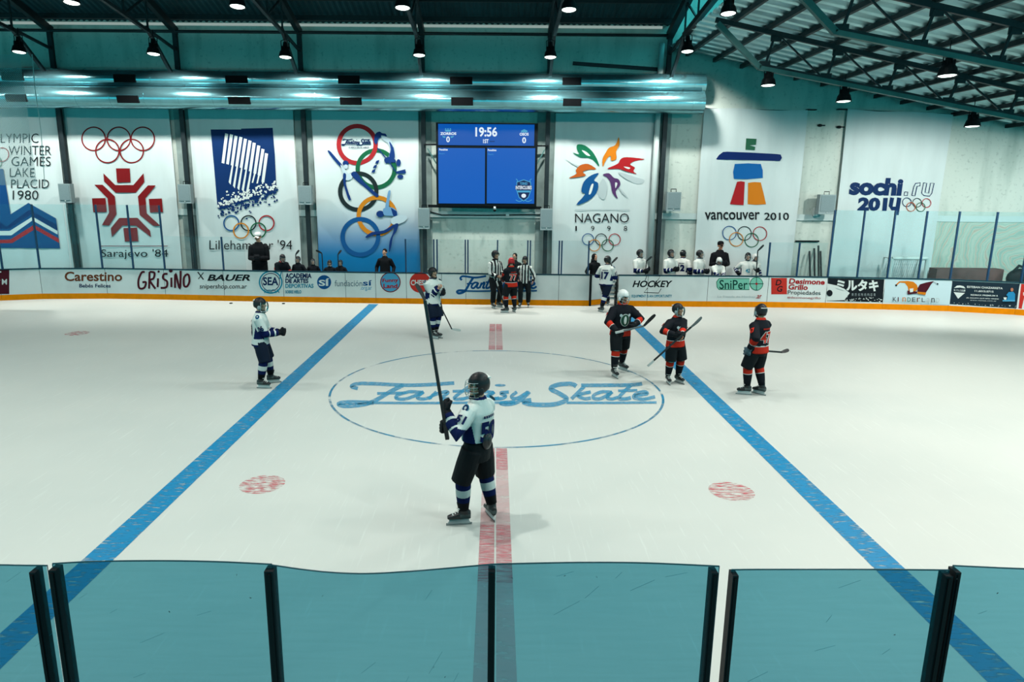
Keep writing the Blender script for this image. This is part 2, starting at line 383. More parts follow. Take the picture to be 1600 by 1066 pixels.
# ---- wall, columns, rails
MB().box((0, YW + 0.15, 5.2), (52, 0.3, 10.4)).build('wall_back', WALL, kind='structure')
MB().box((0, YW - 0.03, 2.95), (46, 0.08, 0.22)).build('trim_1', PIPEW, kind='structure', label='long white ledge along the wall behind the banners')
TX = [-15.29, -11.01, -6.77, -2.57, 1.80, 5.90]
CONC = mat('grey_concrete', '#8d9f9b', 0.8, noise=0.3, nscale=2)
k = 2
for i, x in enumerate(TX):
    q = MB(); q.box((x - 0.05, YW - 0.02, 3.3), (0.62, 0.06, 6.6)); q.build('trim_%d' % k, CONC, kind='structure'); k += 1
for nm, c_, d_ in (('wall_front_blocker', (0, -4.1, 11.5), (52, .2, 12.8)), ('wall_left_blocker', (-26.1, 10.6, 11.5), (.2, 29.6, 12.8)), ('wall_right_blocker', (26.1, 10.6, 11.5), (.2, 29.6, 12.8))):
    MB().box(c_, d_).build(nm, mat('fill_blocker_wall', '#5f7478', .8), kind='structure', label='unseen upper wall added to block fill light, open below')  # unseen walls added to keep the teal fill out above a low opening
# eaves pipes
MB().tube([(-24, 24.95, 9.22), (5.6, 24.95, 9.26)], 0.045, 8).build('trim_%d' % k, emis('pale_glow_tube', '#cfe9e2', 0.45), kind='structure', smooth=True, label='thin pale tube under the eaves'); k += 1  # pale tube with a weak emission in its material
MB().tube([(-24, 24.9, 8.99), (6.0, 24.9, 9.0)], 0.05, 8).build('trim_%d' % k, STEEL, kind='structure', smooth=True, label='dark pipe across the wall under the eaves'); k += 1
# ceilings
DKROOF = mat('dark_roof_sheet', '#2f5158', 0.6, 0.2, noise=0.35, nscale=1.2)
LTROOF = mat('pale_roof_sheet', '#a6d2d6', 0.38, 0.8, noise=0.25, nscale=1.5)
def zl(Y): return 9.38 + 0.29 * (25.2 - Y)
def zr(X): return 8.48 - 0.2 * (X - 6.9)
q = MB(); n = 600
for i in range(n):
    x = -24 + 30 * i / n; o = 0.02 * (1 if (i // 2) % 2 else -1)
    q.v += [(x, 25.3, zl(25.3) + o), (x, -4.0, zl(-4.0) + o)]
q.f = [(2 * i, 2 * i + 1, 2 * i + 3, 2 * i + 2) for i in range(n - 1)]; q.m = [0] * len(q.f)
cl = q.build('ceiling_left', DKROOF, kind='structure')
for i in range(9):
    Y = 24.75 - i * 1.15
    MB().beam((-24, Y, zl(Y) - .09), (5.9, Y, zl(Y) - .09), 0.07, 0.16).build('purlin', STEEL, cl)
q = MB(); n = 1160
for i in range(n):
    y = 25.3 - 29 * i / n; o = -0.05 * max(0, cos(2 * pi * i / 20)) ** 6
    q.v += [(5.9, y, zr(5.9) + o), (24, y, zr(24) + o)]
q.f = [(2 * i, 2 * i + 1, 2 * i + 3, 2 * i + 2) for i in range(n - 1)]; q.m = [0] * len(q.f)
cr = q.build('ceiling_right', LTROOF, kind='structure', smooth=True)
for i in range(16):
    X = 6.55 + 0.95 * i
    MB().beam((X, 25.15, zr(X) - .10), (X, -4, zr(X) - .10), 0.10, 0.13).build('purlin', STEEL, cr)

# ---- trusses
def left_truss(x, label, heavy=False):
    t = thing('roof_truss', label, 'roof truss', (x, YW - 0.1, 0)); t_loc = Vector(t.location)
    def bar(name, a, b, w, h=None, m=STEEL):
        q = MB().beam(Vector((0, a[0], a[1])) - Vector((0, t_loc.y, 0)), Vector((0, b[0], b[1])) - Vector((0, t_loc.y, 0)), w, h); q.build(name, m, t)
    zt = lambda Y: 9.00 + 0.29 * (25.2 - Y)
    zb = lambda Y: 8.62 + 0.12 * (23.1 - Y)
    w = 0.22 if heavy else 0.16
    bar('post', (25.0, 0.0), (25.0, 9.0), 0.15, 0.12)
    bar('top_chord', (25.1, zt(25.1)), (12, zt(12)), w, 0.24)
    bar('bottom_chord', (23.1, zb(23.1)), (12, zb(12)), 0.10 if not heavy else .16)
    bar('knee_brace', (24.95, 7.25), (23.0, 8.72), 0.10)
    bar('strut', (25.0, 8.42), (23.1, 8.66), 0.08)
    Y = 23.1
    for i in range(6):
        bar('web_bar', (Y, zb(Y)), (Y, zt(Y)), 0.05); bar('web_bar', (Y, zt(Y)), (Y - 1.4, zb(Y - 1.4)), 0.05); Y -= 1.4
    return t
LT = ['dark steel truss and post beside the red snowflake banner, on its left', 'dark steel truss and post between the red snowflake banner and the blue square banner',
      'dark steel truss and post between the blue square banner and the interlaced figures banner', 'dark steel truss and post at the left of the blue scoreboard',
      'dark steel truss and post at the right of the blue scoreboard', 'heavy dark lattice girder where the dark roof meets the pale roof']
for i, x in enumerate(TX): left_truss(x, LT[i], i == 5)
# second leg of the valley girder and the pipes beside it
q = MB(); q.tube([(5.62, 24.95, 0), (5.62, 24.95, 8.75)], 0.10, 12); q.build('drain_pipe', PIPEW, smooth=True, label='pale vertical pipe beside the lattice girder', cat='pipe')
def right_truss(Y, label, shift=0.0):
    t = thing('roof_truss', label, 'roof truss', (6.1, Y, zr(6.1)))
    L = Vector(t.location)
    def bar(name, a, b, w, h=None, m=STEEL):
        MB().beam(Vector((a[0], Y, a[1])) - L, Vector((b[0], Y, b[1])) - L, w, h).build(name, m, t)
    zt = lambda X: zr(X) - 0.22
    zb = lambda X: 7.22 - 0.174 * (X - 7.25)
    bar('top_chord', (6.0, zt(6.0)), (22, zt(22)), 0.09, 0.13)
    bar('bottom_chord', (7.3, zb(7.3)), (22, zb(22)), 0.12, 0.11, STEEL2)
    bar('end_diagonal', (6.05, 8.35), (7.32, zb(7.3)), 0.12, 0.14, STEEL2)
    bar('flange', (7.25, zb(7.25) + .09), (22, zb(22) + .09), 0.10, 0.05)
    X = 7.45; 
    for i in range(9):
        bar('web_bar', (X, zb(X)), (X + 0.22, zt(X + .22)), 0.055); bar('web_bar', (X + .3, zt(X + .3)), (X + 1.75, zb(X + 1.75)), 0.04)
        for xx, zz in ((X, zb(X) + .1), (X + .26, zt(X + .26) - .1)):
            MB().box(Vector((xx, Y, zz)) - L, (0.30, 0.03, 0.2)).build('gusset_plate', STEEL, t)
        X += 1.75
right_truss(20.25, 'dark green truss sloping down to the right nearest the back wall'); right_truss(15.9, 'dark green truss sloping down to the right crossing the top corner, nearer than the other')

# ---- lamps
LENS = emis('lamp_lens', '#e8fff6', 6.0)
def make_lamp():
    t = thing('high_bay_lamp', 'x', 'lamp')
    q = MB(); prof = [(0.0, .46), (.06, .46), (.075, .34), (.10, .30), (.13, .22), (.17, .16), (.205, .02), (.21, 0.0), (.19, 0.0), (.18, .03), (.0, .04)]
    rings = [[(max(r, .001) * cos(2 * pi * j / 18), max(r, .001) * sin(2 * pi * j / 18), z) for j in range(18)] for r, z in prof]
    q.rings(rings, False); q.build('housing', DARK, t, smooth=False)
    q = MB()
    for j in range(8):
        a = pi * j / 4; q.box((.10 * cos(a), .10 * sin(a), .27), (.07, .008, .12), R=Matrix.Rotation(a, 3, 'Z'))
    q.build('cooling_fin', DARK, t)
    q = MB(); q.ell((0, 0, 0.012), (.175, .175, .02), n=18, m=6); q.build('lens', LENS, t, smooth=True)
    q = MB(); q.tube([(.12, 0, .2), (.13, 0, .5), (.0, 0, .56), (-.13, 0, .5), (-.12, 0, .2)], .014, 6); q.tube([(0, 0, .55), (0, 0, .74)], .012, 6); q.build('yoke', DARK, t)
    ld = bpy.data.lights.new('lamp_light', 'SPOT'); ld.energy = LAMP_W; ld.color = LAMP_COL; ld.spot_size = rad(152); ld.spot_blend = 0.5; ld.shadow_soft_size = 0.15
    lo = bpy.data.objects.new('lamp_light', ld); COL.objects.link(lo); lo.parent = t; lo.location = (0, 0, -0.06)
    return t
lamp0 = make_lamp(); used = []
rink_light = [c for c in lamp0.children if c.type == 'LIGHT'][0].data; wall_light = rink_light.copy(); wall_light.energy = WALL_W; wall_light.spot_size = rad(124); wall_light.spot_blend = .5
right_light = wall_light.copy(); right_light.energy = RIGHT_W
def lamp(p, label, tilt=0, az=0, group=None, power=None):
    o = copy_tree(lamp0) if used else lamp0
    if power:
        for c in o.children:
            if c.type == 'LIGHT': c.data = wall_light if power == WALL_W else right_light; c.rotation_euler = (rad(46 if Vector(p).x > 12 else 32 if power == WALL_W else 38), 0, 0)
    used.append(o); o.location = p; o.rotation_euler = (rad(tilt) * cos(az), rad(tilt) * sin(az), 0); o['label'] = label
    if not power:
        for c in o.children:
            if c.type == 'LIGHT': c.data = rink_light; c.rotation_euler = (0, 0, 0)
    if group: o['group'] = group
    return o
R1 = [((30, 82), 'black lamp hanging above the netting at the far left'), ((240, 85), 'black lamp hanging above the red snowflake banner on the dark truss'),
      ((446, 90), 'black lamp hanging by the truss above the blue square banner'), ((655, 87), 'black lamp under the truss left above the scoreboard'),
      ((860, 90), 'black lamp under the truss right above the scoreboard'), ((1074, 81), 'black lamp beside the lattice girder at the end of the ducts')]
for (px, lb) in R1: lamp(ony(*px, 22.85), lb, -6, power=WALL_W)
R2 = [((112, 5), 'black lamp cut by the top edge over the red snowflake banner'), ((371, 11), 'black lit lamp high under the dark roof above the blue square banner'), ((629, 13), 'black lit lamp high under the dark roof up left of the scoreboard'),
      ((889, 16), 'black lit lamp high under the dark roof up right of the scoreboard'), ((1138, 22), 'black lit lamp high at the edge of the pale roof')]
for (px, lb) in R2: lamp(ony(*px, 18.5), lb, -6, power=RIGHT_W)
for (px, Y, lb) in (((1200, 134), 20.25, 'black lamp hung from the pale roof truss above the stone figure banner'), ((1318, 159), 20.25, 'black lamp hung from the pale roof truss left above the plain lettered banner'),
                    ((1519, 198), 20.25, 'black lamp hung from the pale roof truss at the far right'), ((1480, 119), 15.9, 'larger black lamp hung from the nearer pale roof truss')):
    lamp(ony(*px, Y), lb, -3, power=WALL_W if px[0] > 1500 else RIGHT_W)
for p in ((-19.6, 22.85, 8.0), (-19.8, 18.5, 8.2), (17.6, 18.4, 5.2), (21.0, 19.0, 4.5)): lamp(p, 'unseen lamp added beside the back wall to brighten it', 0, group='lamps added beyond the sides', power=WALL_W)  # unseen lamps added to brighten both ends of the back wall
for Y in (13.0, 7.4, 1.8):
    for x in ((-15.3, -9.2, -2.9, 1.9, 6.4) if Y > 12 else (-15.3, -9.2, -2.9, 5.9)): 
        o = lamp((x, Y, 8.9 if x < 5 else 8.1), 'black lamp hung high over the ice outside the picture', group='lamps over the ice')
        if Y == 7.4 and x == -2.9:
            c = [c for c in o.children if c.type == 'LIGHT'][0]; c.data = rink_light.copy(); c.data.energy = LAMP_W * 1.8
for p in ((7.6, 13.4, 7.6), (9.9, 11.6, 6.7), (13.4, 13.5, 5.9), (8.7, 6.5, 6.8), (13.2, 8.0, 5.9), (9.0, 1.5, 6.5)): lamp(p, 'unseen lamp added under the pale roof to brighten the ice', group='lamps added under the pale roof')  # unseen lamps added to lift the ice on the right

# ---- ducts
def duct(pts_z, Y, r, label, gy0, grilles, gh):
    z = pts_z; t = thing('air_duct', label, 'duct', (6.9, Y, z)); x1 = ony(1099, 150, Y).x; t.location.x = x1
    q = MB(); q.tube([(-23 - x1, 0, 0), (0, 0, 0)], r, 32, cap=False)
    q.tube([(-23 - x1, 0, 0), (0, 0, 0)], r - .012, 32, cap=False); q.build('pipe', GALV, t, smooth=True)
    for i in range(21):
        x = -0.4 - i * 1.15; MB().tube([(x - .015, 0, 0), (x + .015, 0, 0)], r + .006, 32).build('seam_band', GALV, t)
    for i in range(7):
        x = 0.0 - 0.65 - i * 4.24; MB().beam((x, .0, r - .02), (x, 25.2 - Y, r - .02), .03).build('hanger', STEEL, t)
    for (ax, ay, bx, by) in grilles:
        a = ony(ax, ay, Y - r); b = ony(bx, by, Y - r)
        zc = (a.z + b.z) / 2 - z; zc = max(-r * .75, min(r * .75, zc)); ang = math.asin(zc / r); w = b.x - a.x; h = a.z - b.z
        R = Matrix.Rotation(-ang, 3, 'X'); c = Vector(((a.x + b.x) / 2 - x1, -cos(ang) * r, sin(ang) * r))
        q = MB(); q.box(c, (w, .05, h), 0, R); q.build('grille', mat('grille_black', '#04070a', .9), t)
    return t
zd1 = ony(560, 127, 24.70).z; zd2 = ony(560, 156, 24.35).z
duct(zd1, 24.70, .33, 'upper silver air duct along the back wall', 0, [(2, 113, 37, 126), (177, 116, 212, 129), (352, 118, 387, 130), (528, 118, 562, 131), (703, 120, 738, 132), (879, 121, 908, 133)], .2)
duct(zd2, 24.35, .36, 'lower silver air duct in front of the banner tops', 0, [(8, 147, 42, 159), (182, 149, 217, 161), (356, 151, 391, 163), (531, 152, 565, 164), (705, 152, 739, 165), (880, 154, 908, 166)], .2)
# netting at far left
q = MB(); Yn = 22.0
a = ony(0, 85, Yn); b = ony(58, 290, Yn); wN = b.x - a.x + 2.5; hN = a.z - b.z; xl = b.x - wN
d = 0.055; nd = int((wN + hN) / d)
for i in range(nd):
    for sgn in (1, -1):
        if sgn > 0:
            x0_, z0_ = xl + i * d, b.z; 
            t0 = 0; t1 = hN
            pts = [(x0_ - hN + t, b.z + t) for t in (0, hN)]
            (xa, za), (xb, zb_) = (x0_ - hN, b.z), (x0_, b.z + hN)
        else: (xa, za), (xb, zb_) = (x0_ - hN, b.z + hN), (x0_, b.z)
        # clip to the panel
        def clip(xa, za, xb, zb_):
            for lim, s in ((xl, 1), (xl + wN, -1)):
                if s * (xa - lim) < 0 and s * (xb - lim) < 0: return None
                if s * (xa - lim) < 0: u = (lim - xa) / (xb - xa); xa, za = lim, za + u * (zb_ - za)
                if s * (xb - lim) < 0: u = (lim - xa) / (xb - xa); xb, zb_ = lim, za + u * (zb_ - za)
            return xa, za, xb, zb_
        c = clip(xa, za, xb, zb_)
        if c and abs(c[0] - c[2]) > .01: q.beam((c[0], Yn, c[1]), (c[2], Yn, c[3]), 0.007)
NET = mat('net_cord', '#a5c6c6', 0.8)
nt_ = q.build('safety_net', NET, label='fine diamond netting hanging at the far left', cat='netting')
MB().tube([ony(50, 85, Yn), ony(55, 140, Yn), ony(64, 205, Yn), ony(70, 290, Yn)], 0.012, 6).build('edge_rope', PIPEW, nt_)

# ================================================================== BANNERS
def grad_cloth(name, top, bot, z0, z1):
    m = mat(name, top, 0.85, bump=0.35, bscale=1.6, stretch=(2.2, 1, 0.5)); nt = m.node_tree; b = nt.nodes['Principled BSDF']
    g = nt.nodes.new('ShaderNodeTexCoord'); s = nt.nodes.new('ShaderNodeSeparateXYZ'); r = nt.nodes.new('ShaderNodeMapRange'); r.interpolation_type = 'SMOOTHSTEP'
    r.inputs[1].default_value = z0; r.inputs[2].default_value = z1
    mx = nt.nodes.new('ShaderNodeMix'); mx.data_type = 'RGBA'; mx.inputs[6].default_value = lin(bot); mx.inputs[7].default_value = lin(top)
    nt.links.new(g.outputs['Object'], s.inputs[0]); nt.links.new(s.outputs[2], r.inputs[0]); nt.links.new(r.outputs[0], mx.inputs[0]); nt.links.new(mx.outputs[2], b.inputs['Base Color'])
    return m
def banner(tl, tr, label, seed, draw, cloth=CLOTH, zbot=0.45, y=0.0):
    a = wallM(tl[0], tl[1], y); b = wallM(tr[0], tr[1], y); rnd = random.Random(seed)
    t = thing('banner', label, 'banner', (a.x, a.y, 0)); w = b.x - a.x
    ph = [rnd.uniform(0, 6.3) for _ in range(6)]; fx = [rnd.uniform(3, 9) for _ in range(3)]
    def fn(u, v):
        zt = a.z + (b.z - a.z) * u + 0.02 * sin(u * 9 + ph[0])
        z = zbot + (zt - zbot) * v; k = 0.25 + 0.75 * v * v
        fan = sin(14 * (u - .5 + .5 * (1 - v) * sin(ph[3])) + ph[1] + 3 * v)
        dy = 0.009 * k * fan + 0.004 * sin(fx[1] * 5 * u + ph[2] + 2.5 * v) + .002 * sin(60 * u + ph[4]) * (1 - v)
        xl = 0.03 * sin(v * 5 + ph[5])
        return Vector((u * w + xl * (u - .5), dy, z))
    MB().grid(fn, 46, 46, flip=False).build('cloth', cloth, t, smooth=True)
    MB().tube([(-.02, .06, a.z - .01), (w + .02, .06, b.z - .01)], .018, 6).build('top_rod', STEEL, t)
    pr = Print(lambda px, py, o: wallM(px, py, y + o) - Vector((a.x, a.y, 0)), base=0.016, step=0.0004)
    draw(pr)
    pr.mb.build('print', pr.mats, t)
    return t
def fr(pr, ox, oy, s=3.946): pr.o = (ox, oy); pr.s = s
RB = mat('ring_blue', '#12528a', .6); RK = mat('ring_black', '#1c2a2c', .6); RR = mat('ring_red', '#a3262c', .6); RO = mat('ring_orange', '#c9801f', .6); RG = mat('ring_green', '#16603f', .6)
FIVE = [RB, RK, RR, RO, RG]

def d_lake(p):
    fr(p, 0, 160)
    for t, x0, y0, x1, y1 in (('OLYMPIC', -58, 192, 237, 250), ('WINTER', 52, 268, 315, 325), ('GAMES', 70, 335, 312, 393), ('LAKE', 60, 405, 212, 460), ('PLACID', 68, 475, 302, 530), ('1980', 78, 543, 236, 600)):
        p.text(t, x0, y0, x1, y1, BLACK, -0.006)
    p.rings5([(-175, 320), (-95, 320), (12, 322), (-140, 372), (-32, 372)], 42, 5, FIVE)
    LPB = mat('lake_blue', '#14487e', .6)
    p.poly([(-330, 895), (-330, 780), (-120, 700), (-120, 410), (20, 410), (65, 690), (175, 620), (345, 715), (370, 900)], LPB)
    p.poly([(-200, 740), (-40, 700), (5, 740), (40, 765), (180, 662), (350, 755), (354, 792), (190, 692), (60, 780), (-200, 780)], DKBLUE)
    p.poly([(-330, 800), (0, 793), (60, 793), (200, 705), (355, 793), (355, 815), (200, 728), (70, 820), (-330, 825)], PAPER)
    p.poly([(-330, 855), (-5, 848), (65, 845), (210, 755), (362, 840), (366, 868), (215, 782), (75, 868), (-330, 872)], RED)
def d_sara(p):
    fr(p, 0, 160)
    p.rings5([(577, 225), (732, 225), (880, 225), (662, 300), (812, 300)], 72, 8, [DRED] * 5, 40)
    for q in ([(715, 407), (800, 407), (805, 493), (722, 495)], [(567, 592), (650, 590), (658, 677), (575, 678)], [(917, 595), (998, 593), (1005, 677), (925, 680)], [(760, 775), (845, 772), (853, 857), (770, 858)],
              [(637, 437), (710, 510), (822, 510), (885, 437), (890, 490), (838, 557), (712, 557), (642, 488)], [(683, 776), (735, 713), (848, 712), (925, 792), (932, 832), (838, 760), (755, 760), (690, 830)],
              [(582, 508), (632, 508), (708, 580), (718, 690), (672, 760), (628, 757), (672, 680), (663, 592)], [(912, 512), (960, 512), (897, 590), (905, 685), (990, 762), (945, 762), (862, 695), (850, 580)]): p.poly(q, DRED)
    p.rect(615, 884, 1035, 888, DRED); p.text("Sarajevo '84", 622, 905, 1036, 968, BLACK, 0.0)
def d_lill(p):
    fr(p, 260, 160); rnd = random.Random(5)
    DB = mat('square_blue', '#0a2e60', .6)
    p.poly([(273, 167), (460, 167), (462, 162), (655, 157), (669, 330), (678, 525), (640, 570), (600, 560), (560, 600), (500, 600), (460, 625), (400, 620), (360, 660), (315, 650), (296, 420)], DB)
    tops = [(362, 190), (392, 195), (420, 204), (450, 211), (478, 222), (506, 233), (532, 247), (560, 264), (586, 285), (608, 312)]
    bots = [(340, 373), (368, 379), (396, 387), (424, 394), (452, 402), (480, 413), (508, 424), (536, 437), (562, 448), (586, 490)]
    for (a, b), (c, d) in zip(tops, bots): p.poly([(a, b), (a + 19, b + 5), (c + 17, d + 5), (c, d)], PAPER)
    for a, b, c, d in ((404, 385, 384, 500), (432, 395, 410, 522), (460, 405, 437, 536), (488, 416, 464, 546), (516, 425, 492, 556)): p.poly([(a, b), (a + 9, b + 3), (c + 12, d + 8), (c, d - 8)], PAPER)
    for a, b, c, d in ((540, 438, 526, 496), (566, 446, 555, 500)): p.poly([(a, b), (a + 10, b), (c + 9, d), (c, d)], PAPER)
    for i in range(300):
        u = rnd.random(); x = 318 + 365 * u; y = 648 - 105 * u + rnd.gauss(0, 30); s = rnd.uniform(5, 12); an = rnd.uniform(0, 3)
        line = 652 - 120 * u
        p.poly([(x + s * cos(an + k) * rnd.uniform(.6, 1.1), y + s * sin(an + k) * rnd.uniform(.5, 1.1)) for k in (0, 1.7, 3.3, 4.8)], PAPER if y < line else DB); p.L -= p.step * .97
    p.rings5([(400, 745), (506, 745), (617, 745), (460, 792), (566, 790)], 46, 8, FIVE)
    p.text("Lillehammer '94", 265, 848, 775, 908, BLACK, -0.003)
def d_fant(p):
    fr(p, 480, 160)
    p.ring(308, 260, 114, 27, RR); p.ring(425, 410, 114, 26, RG); p.ring(315, 550, 112, 26, RK); p.ring(430, 700, 113, 26, RO); p.ring(328, 830, 110, 27, RB)
    p.ring(308, 260, 114, 27, RR, a0=300, a1=420)
    script_logo(p, 212, 225, 182, 44, NAVY, 2.3); p.text('10 AÑOS EN EL HIELO', 255, 270, 380, 284, NAVY, .02)
    SIL = mat('figure_blue', '#123672', .6); PALE = mat('figure_pale', '#b9cfd6', .7); MID = mat('figure_mid', '#6b9bc0', .7)
    # figure with raised arm
    p.poly([(126, 302), (140, 300), (180, 345), (216, 388), (205, 398), (160, 350)], SIL, 3)
    p.poly([(205, 385), (222, 400), (255, 440), (290, 425), (275, 470), (240, 480), (222, 440)], PALE, 3)
    p.disc(237, 376, 18, SIL); p.disc(238, 396, 13, PALE)
    p.poly([(270, 440), (300, 428), (350, 490), (420, 555), (440, 570), (425, 583), (350, 520), (290, 470)], SIL, 3)
    p.poly([(222, 440), (240, 445), (238, 500), (258, 565), (270, 600), (255, 600), (240, 560), (224, 500)], SIL, 3)
    # stick figure at the upper right
    p.poly([(412, 240), (420, 195), (445, 180), (462, 190), (485, 195), (490, 220), (460, 215), (440, 225), (428, 260)], SIL, 3)
    p.poly([(455, 205), (490, 212), (520, 240), (530, 290), (520, 345), (500, 350), (512, 290), (498, 250), (470, 235)], PALE, 3)
    p.poly([(505, 240), (532, 280), (540, 340), (520, 360), (505, 330), (515, 290)], SIL, 3)
    p.poly([(475, 350), (505, 335), (540, 350), (545, 370), (500, 372), (485, 378)], SIL, 3); p.disc(563, 372, 14, SIL, 22)
    p.stroke([(432, 280), (490, 350), (545, 425)], 7, SIL, smooth=False); p.poly([(545, 428), (605, 412), (608, 438), (552, 440)], SIL); p.disc(574, 458, 19, SIL, 13)
    for a, b in ((425, 362), (412, 390), (402, 418)): p.poly([(a, b), (a + 20, b - 8), (a + 14, b + 14), (a - 6, b + 16)], SIL)
    # figure skater lower right
    p.poly([(500, 548), (514, 548), (506, 610), (500, 660), (480, 660), (490, 600)], MID, 3); p.disc(450, 688, 24, SIL, 20)
    p.poly([(470, 655), (520, 648), (552, 670), (556, 705), (520, 700), (475, 695)], MID, 3); p.poly([(515, 650), (552, 672), (555, 712), (530, 700)], SIL)
    p.poly([(520, 715), (570, 695), (615, 705), (600, 735), (545, 755), (520, 745)], PALE, 3)
    p.poly([(360, 828), (400, 800), (470, 790), (520, 760), (545, 752), (530, 775), (480, 805), (410, 818), (370, 835)], SIL, 3)
    p.poly([(540, 752), (562, 750), (552, 790), (528, 830), (520, 880), (505, 925), (508, 860), (530, 800)], SIL, 3)
def d_naga(p):
    fr(p, 840, 160)
    for q in ([(170, 350), (240, 385), (330, 405), (250, 400)], [(500, 430), (600, 460), (660, 480), (620, 505), (540, 470)], [(400, 470), (370, 560), (410, 600), (430, 520)], [(500, 520), (560, 590), (520, 560)]): p.poly(q, GREYP, 3)
    p.poly([(380, 397), (340, 355), (300, 342), (260, 338), (216, 310), (256, 320), (242, 290), (246, 260), (290, 265), (335, 300), (366, 350)], GREEN, 3)
    p.poly([(272, 295), (300, 305), (325, 330), (300, 325)], PAPER, 3)
    p.poly([(402, 397), (400, 350), (420, 310), (440, 280), (480, 262), (500, 213), (504, 262), (484, 305), (486, 348), (455, 360), (450, 330), (430, 345), (415, 370)], ORANGE, 3)
    p.poly([(428, 410), (495, 378), (512, 350), (550, 338), (660, 350), (600, 362), (570, 382), (600, 402), (590, 424), (610, 442), (545, 425), (500, 410)], RED, 3)
    p.poly([(530, 396), (570, 402), (560, 412)], PAPER, 3)
    p.poly([(402, 446), (440, 437), (470, 465), (500, 475), (510, 510), (482, 550), (494, 594), (462, 560), (450, 500), (430, 465)], PURPLE, 3)
    p.poly([(478, 495), (492, 500), (480, 530)], PAPER, 3)
    p.poly([(378, 437), (330, 450), (285, 490), (270, 550), (292, 568), (238, 632), (312, 606), (362, 560), (374, 500), (348, 480)], RB, 3)
    p.poly([(330, 510), (345, 505), (330, 560), (315, 565)], PAPER, 3)
    p.poly([(362, 412), (312, 380), (262, 388), (235, 420), (240, 440), (193, 467), (256, 460), (298, 450), (278, 428), (320, 415)], mat('petal_orange', '#b85a1f', .6), 3)
    p.rect(230, 660, 568, 664, GREYP); p.text('NAGANO', 232, 685, 563, 742, BLACK, -0.004)
    for c, x in zip('1998', (233, 330, 430, 532)): p.text(c, x, 762, x + (9 if c == '1' else 20), 793, BLACK, 0.0)
    p.rings5([(311, 845), (392, 846), (475, 846), (350, 882), (432, 882)], 35, 5, FIVE)
def d_vanc(p):
    fr(p, 1060, 160)
    p.poly([(418, 222), (482, 225), (478, 262), (440, 265), (474, 275), (470, 295), (413, 292)], mat('stone_green', '#2b6248', .6))
    p.poly([(232, 350), (250, 325), (275, 306), (300, 304), (450, 310), (600, 318), (630, 322), (639, 342), (626, 362), (420, 356), (240, 353)], mat('stone_navy', '#0a2660', .6))
    p.poly([(348, 380), (430, 376), (508, 380), (520, 420), (520, 466), (430, 474), (342, 472), (337, 430)], mat('stone_blue', '#0f62a6', .6))
    p.poly([(362, 490), (385, 486), (409, 490), (402, 634), (360, 632), (318, 628)], RED)
    p.poly([(430, 496), (470, 491), (508, 494), (525, 560), (540, 628), (480, 632), (427, 628)], ORANGE)
    p.text('vancouver', 163, 676, 502, 724, BLACK, 0.012); p.text('2010', 530, 680, 682, 726, BLACK, 0.012)
    p.rings5([(315, 806), (408, 808), (503, 810), (357, 845), (452, 850)], 42, 5, [RB, RK, RR, RO, RG])
def d_soch(p):
    fr(p, 1300, 160)
    SN = mat('word_navy', '#0a2c58', .6)
    p.text('sochi', 104, 462, 440, 572, SN, 0.055, 0.12, slope=6)
    for pts in ([(492, 574), (505, 520), (515, 500), (545, 496), (543, 515), (525, 518), (512, 576), (492, 574)], [(565, 496), (585, 498), (574, 556), (596, 560), (608, 498), (630, 498), (616, 560), (602, 579), (568, 575), (553, 560), (565, 496)], [(448, 552), (468, 553), (465, 575), (445, 574), (448, 552)]):
        p.stroke(pts, 5, SN, smooth=False)
    p.text('201', 156, 585, 345, 668, SN, 0.055, 0.08, slope=3)
    p.stroke([(372, 588), (362, 640), (372, 655), (408, 655)], 24, SN, smooth=False); p.stroke([(415, 588), (398, 694)], 26, SN, smooth=False)
    p.rings5([(462, 616), (525, 619), (583, 621), (487, 645), (547, 646)], 27, 4.5, [NAVY, RK, RR, mat('ring_brick', '#b0552f', .6), RG])
GC = grad_cloth('gradient_banner_cloth', '#cddcda', '#0f72a8', 1.3, 3.6)
banner((-72, 169), (85, 169), 'white banner with black lettering and blue mountain block, cut by the left edge', 1, d_lake)
banner((99, 169), (263, 169), 'white banner with five dark red rings over a red snowflake emblem', 2, d_sara)
banner((293, 170), (458, 170), 'white banner with a dark blue square of white streaks over coloured rings', 3, d_lill)
banner((487, 173), (653, 173), 'white to blue banner with five large coloured rings stacked and athlete figures', 4, d_fant, GC)
banner((868, 176), (1031, 177), 'white banner with a six petal multicoloured flower above dark capitals', 5, d_naga)
banner((1101, 169), (1262, 173), 'white banner with a green, blue, red and orange stone figure', 6, d_vanc)
banner((1325, 171), (1489, 178), 'plain white banner with navy rounded lettering and small rings', 7, d_soch)

# ================================================================== SCOREBOARD
SBLUE = emis('screen_blue', '#0060c4', 0.95); SDIM = emis('screen_header', '#0058b8', 0.95); SWHITE = emis('screen_white', '#e6f5ff', 1.0); SCY = emis('screen_cyan', '#53b6e6', 0.8); SDK = emis('screen_dark', '#0b3c86', 0.4)
YS = YW - 0.42
def scM(px, py, off): return ony(px, py, YS - off)
o = scM(759, 323, 0); sb = thing('scoreboard', 'large blue scoreboard screen showing 19:56 on the back wall', 'scoreboard', (o.x, o.y, o.z))
def sloc(p): return p - o
def sbox(name, x0, y0, x1, y1, d, m, off=0.0, parent=sb):
    a = scM(x0, y0, off); b = scM(x1, y1, off); c = (a + b) / 2
    return MB().box(sloc(Vector((c.x, YS - off + d / 2, c.z))), (b.x - a.x, d, a.z - b.z)).build(name, m, parent)
sbox('frame', 681, 191.5, 838, 323, 0.18, DARK)
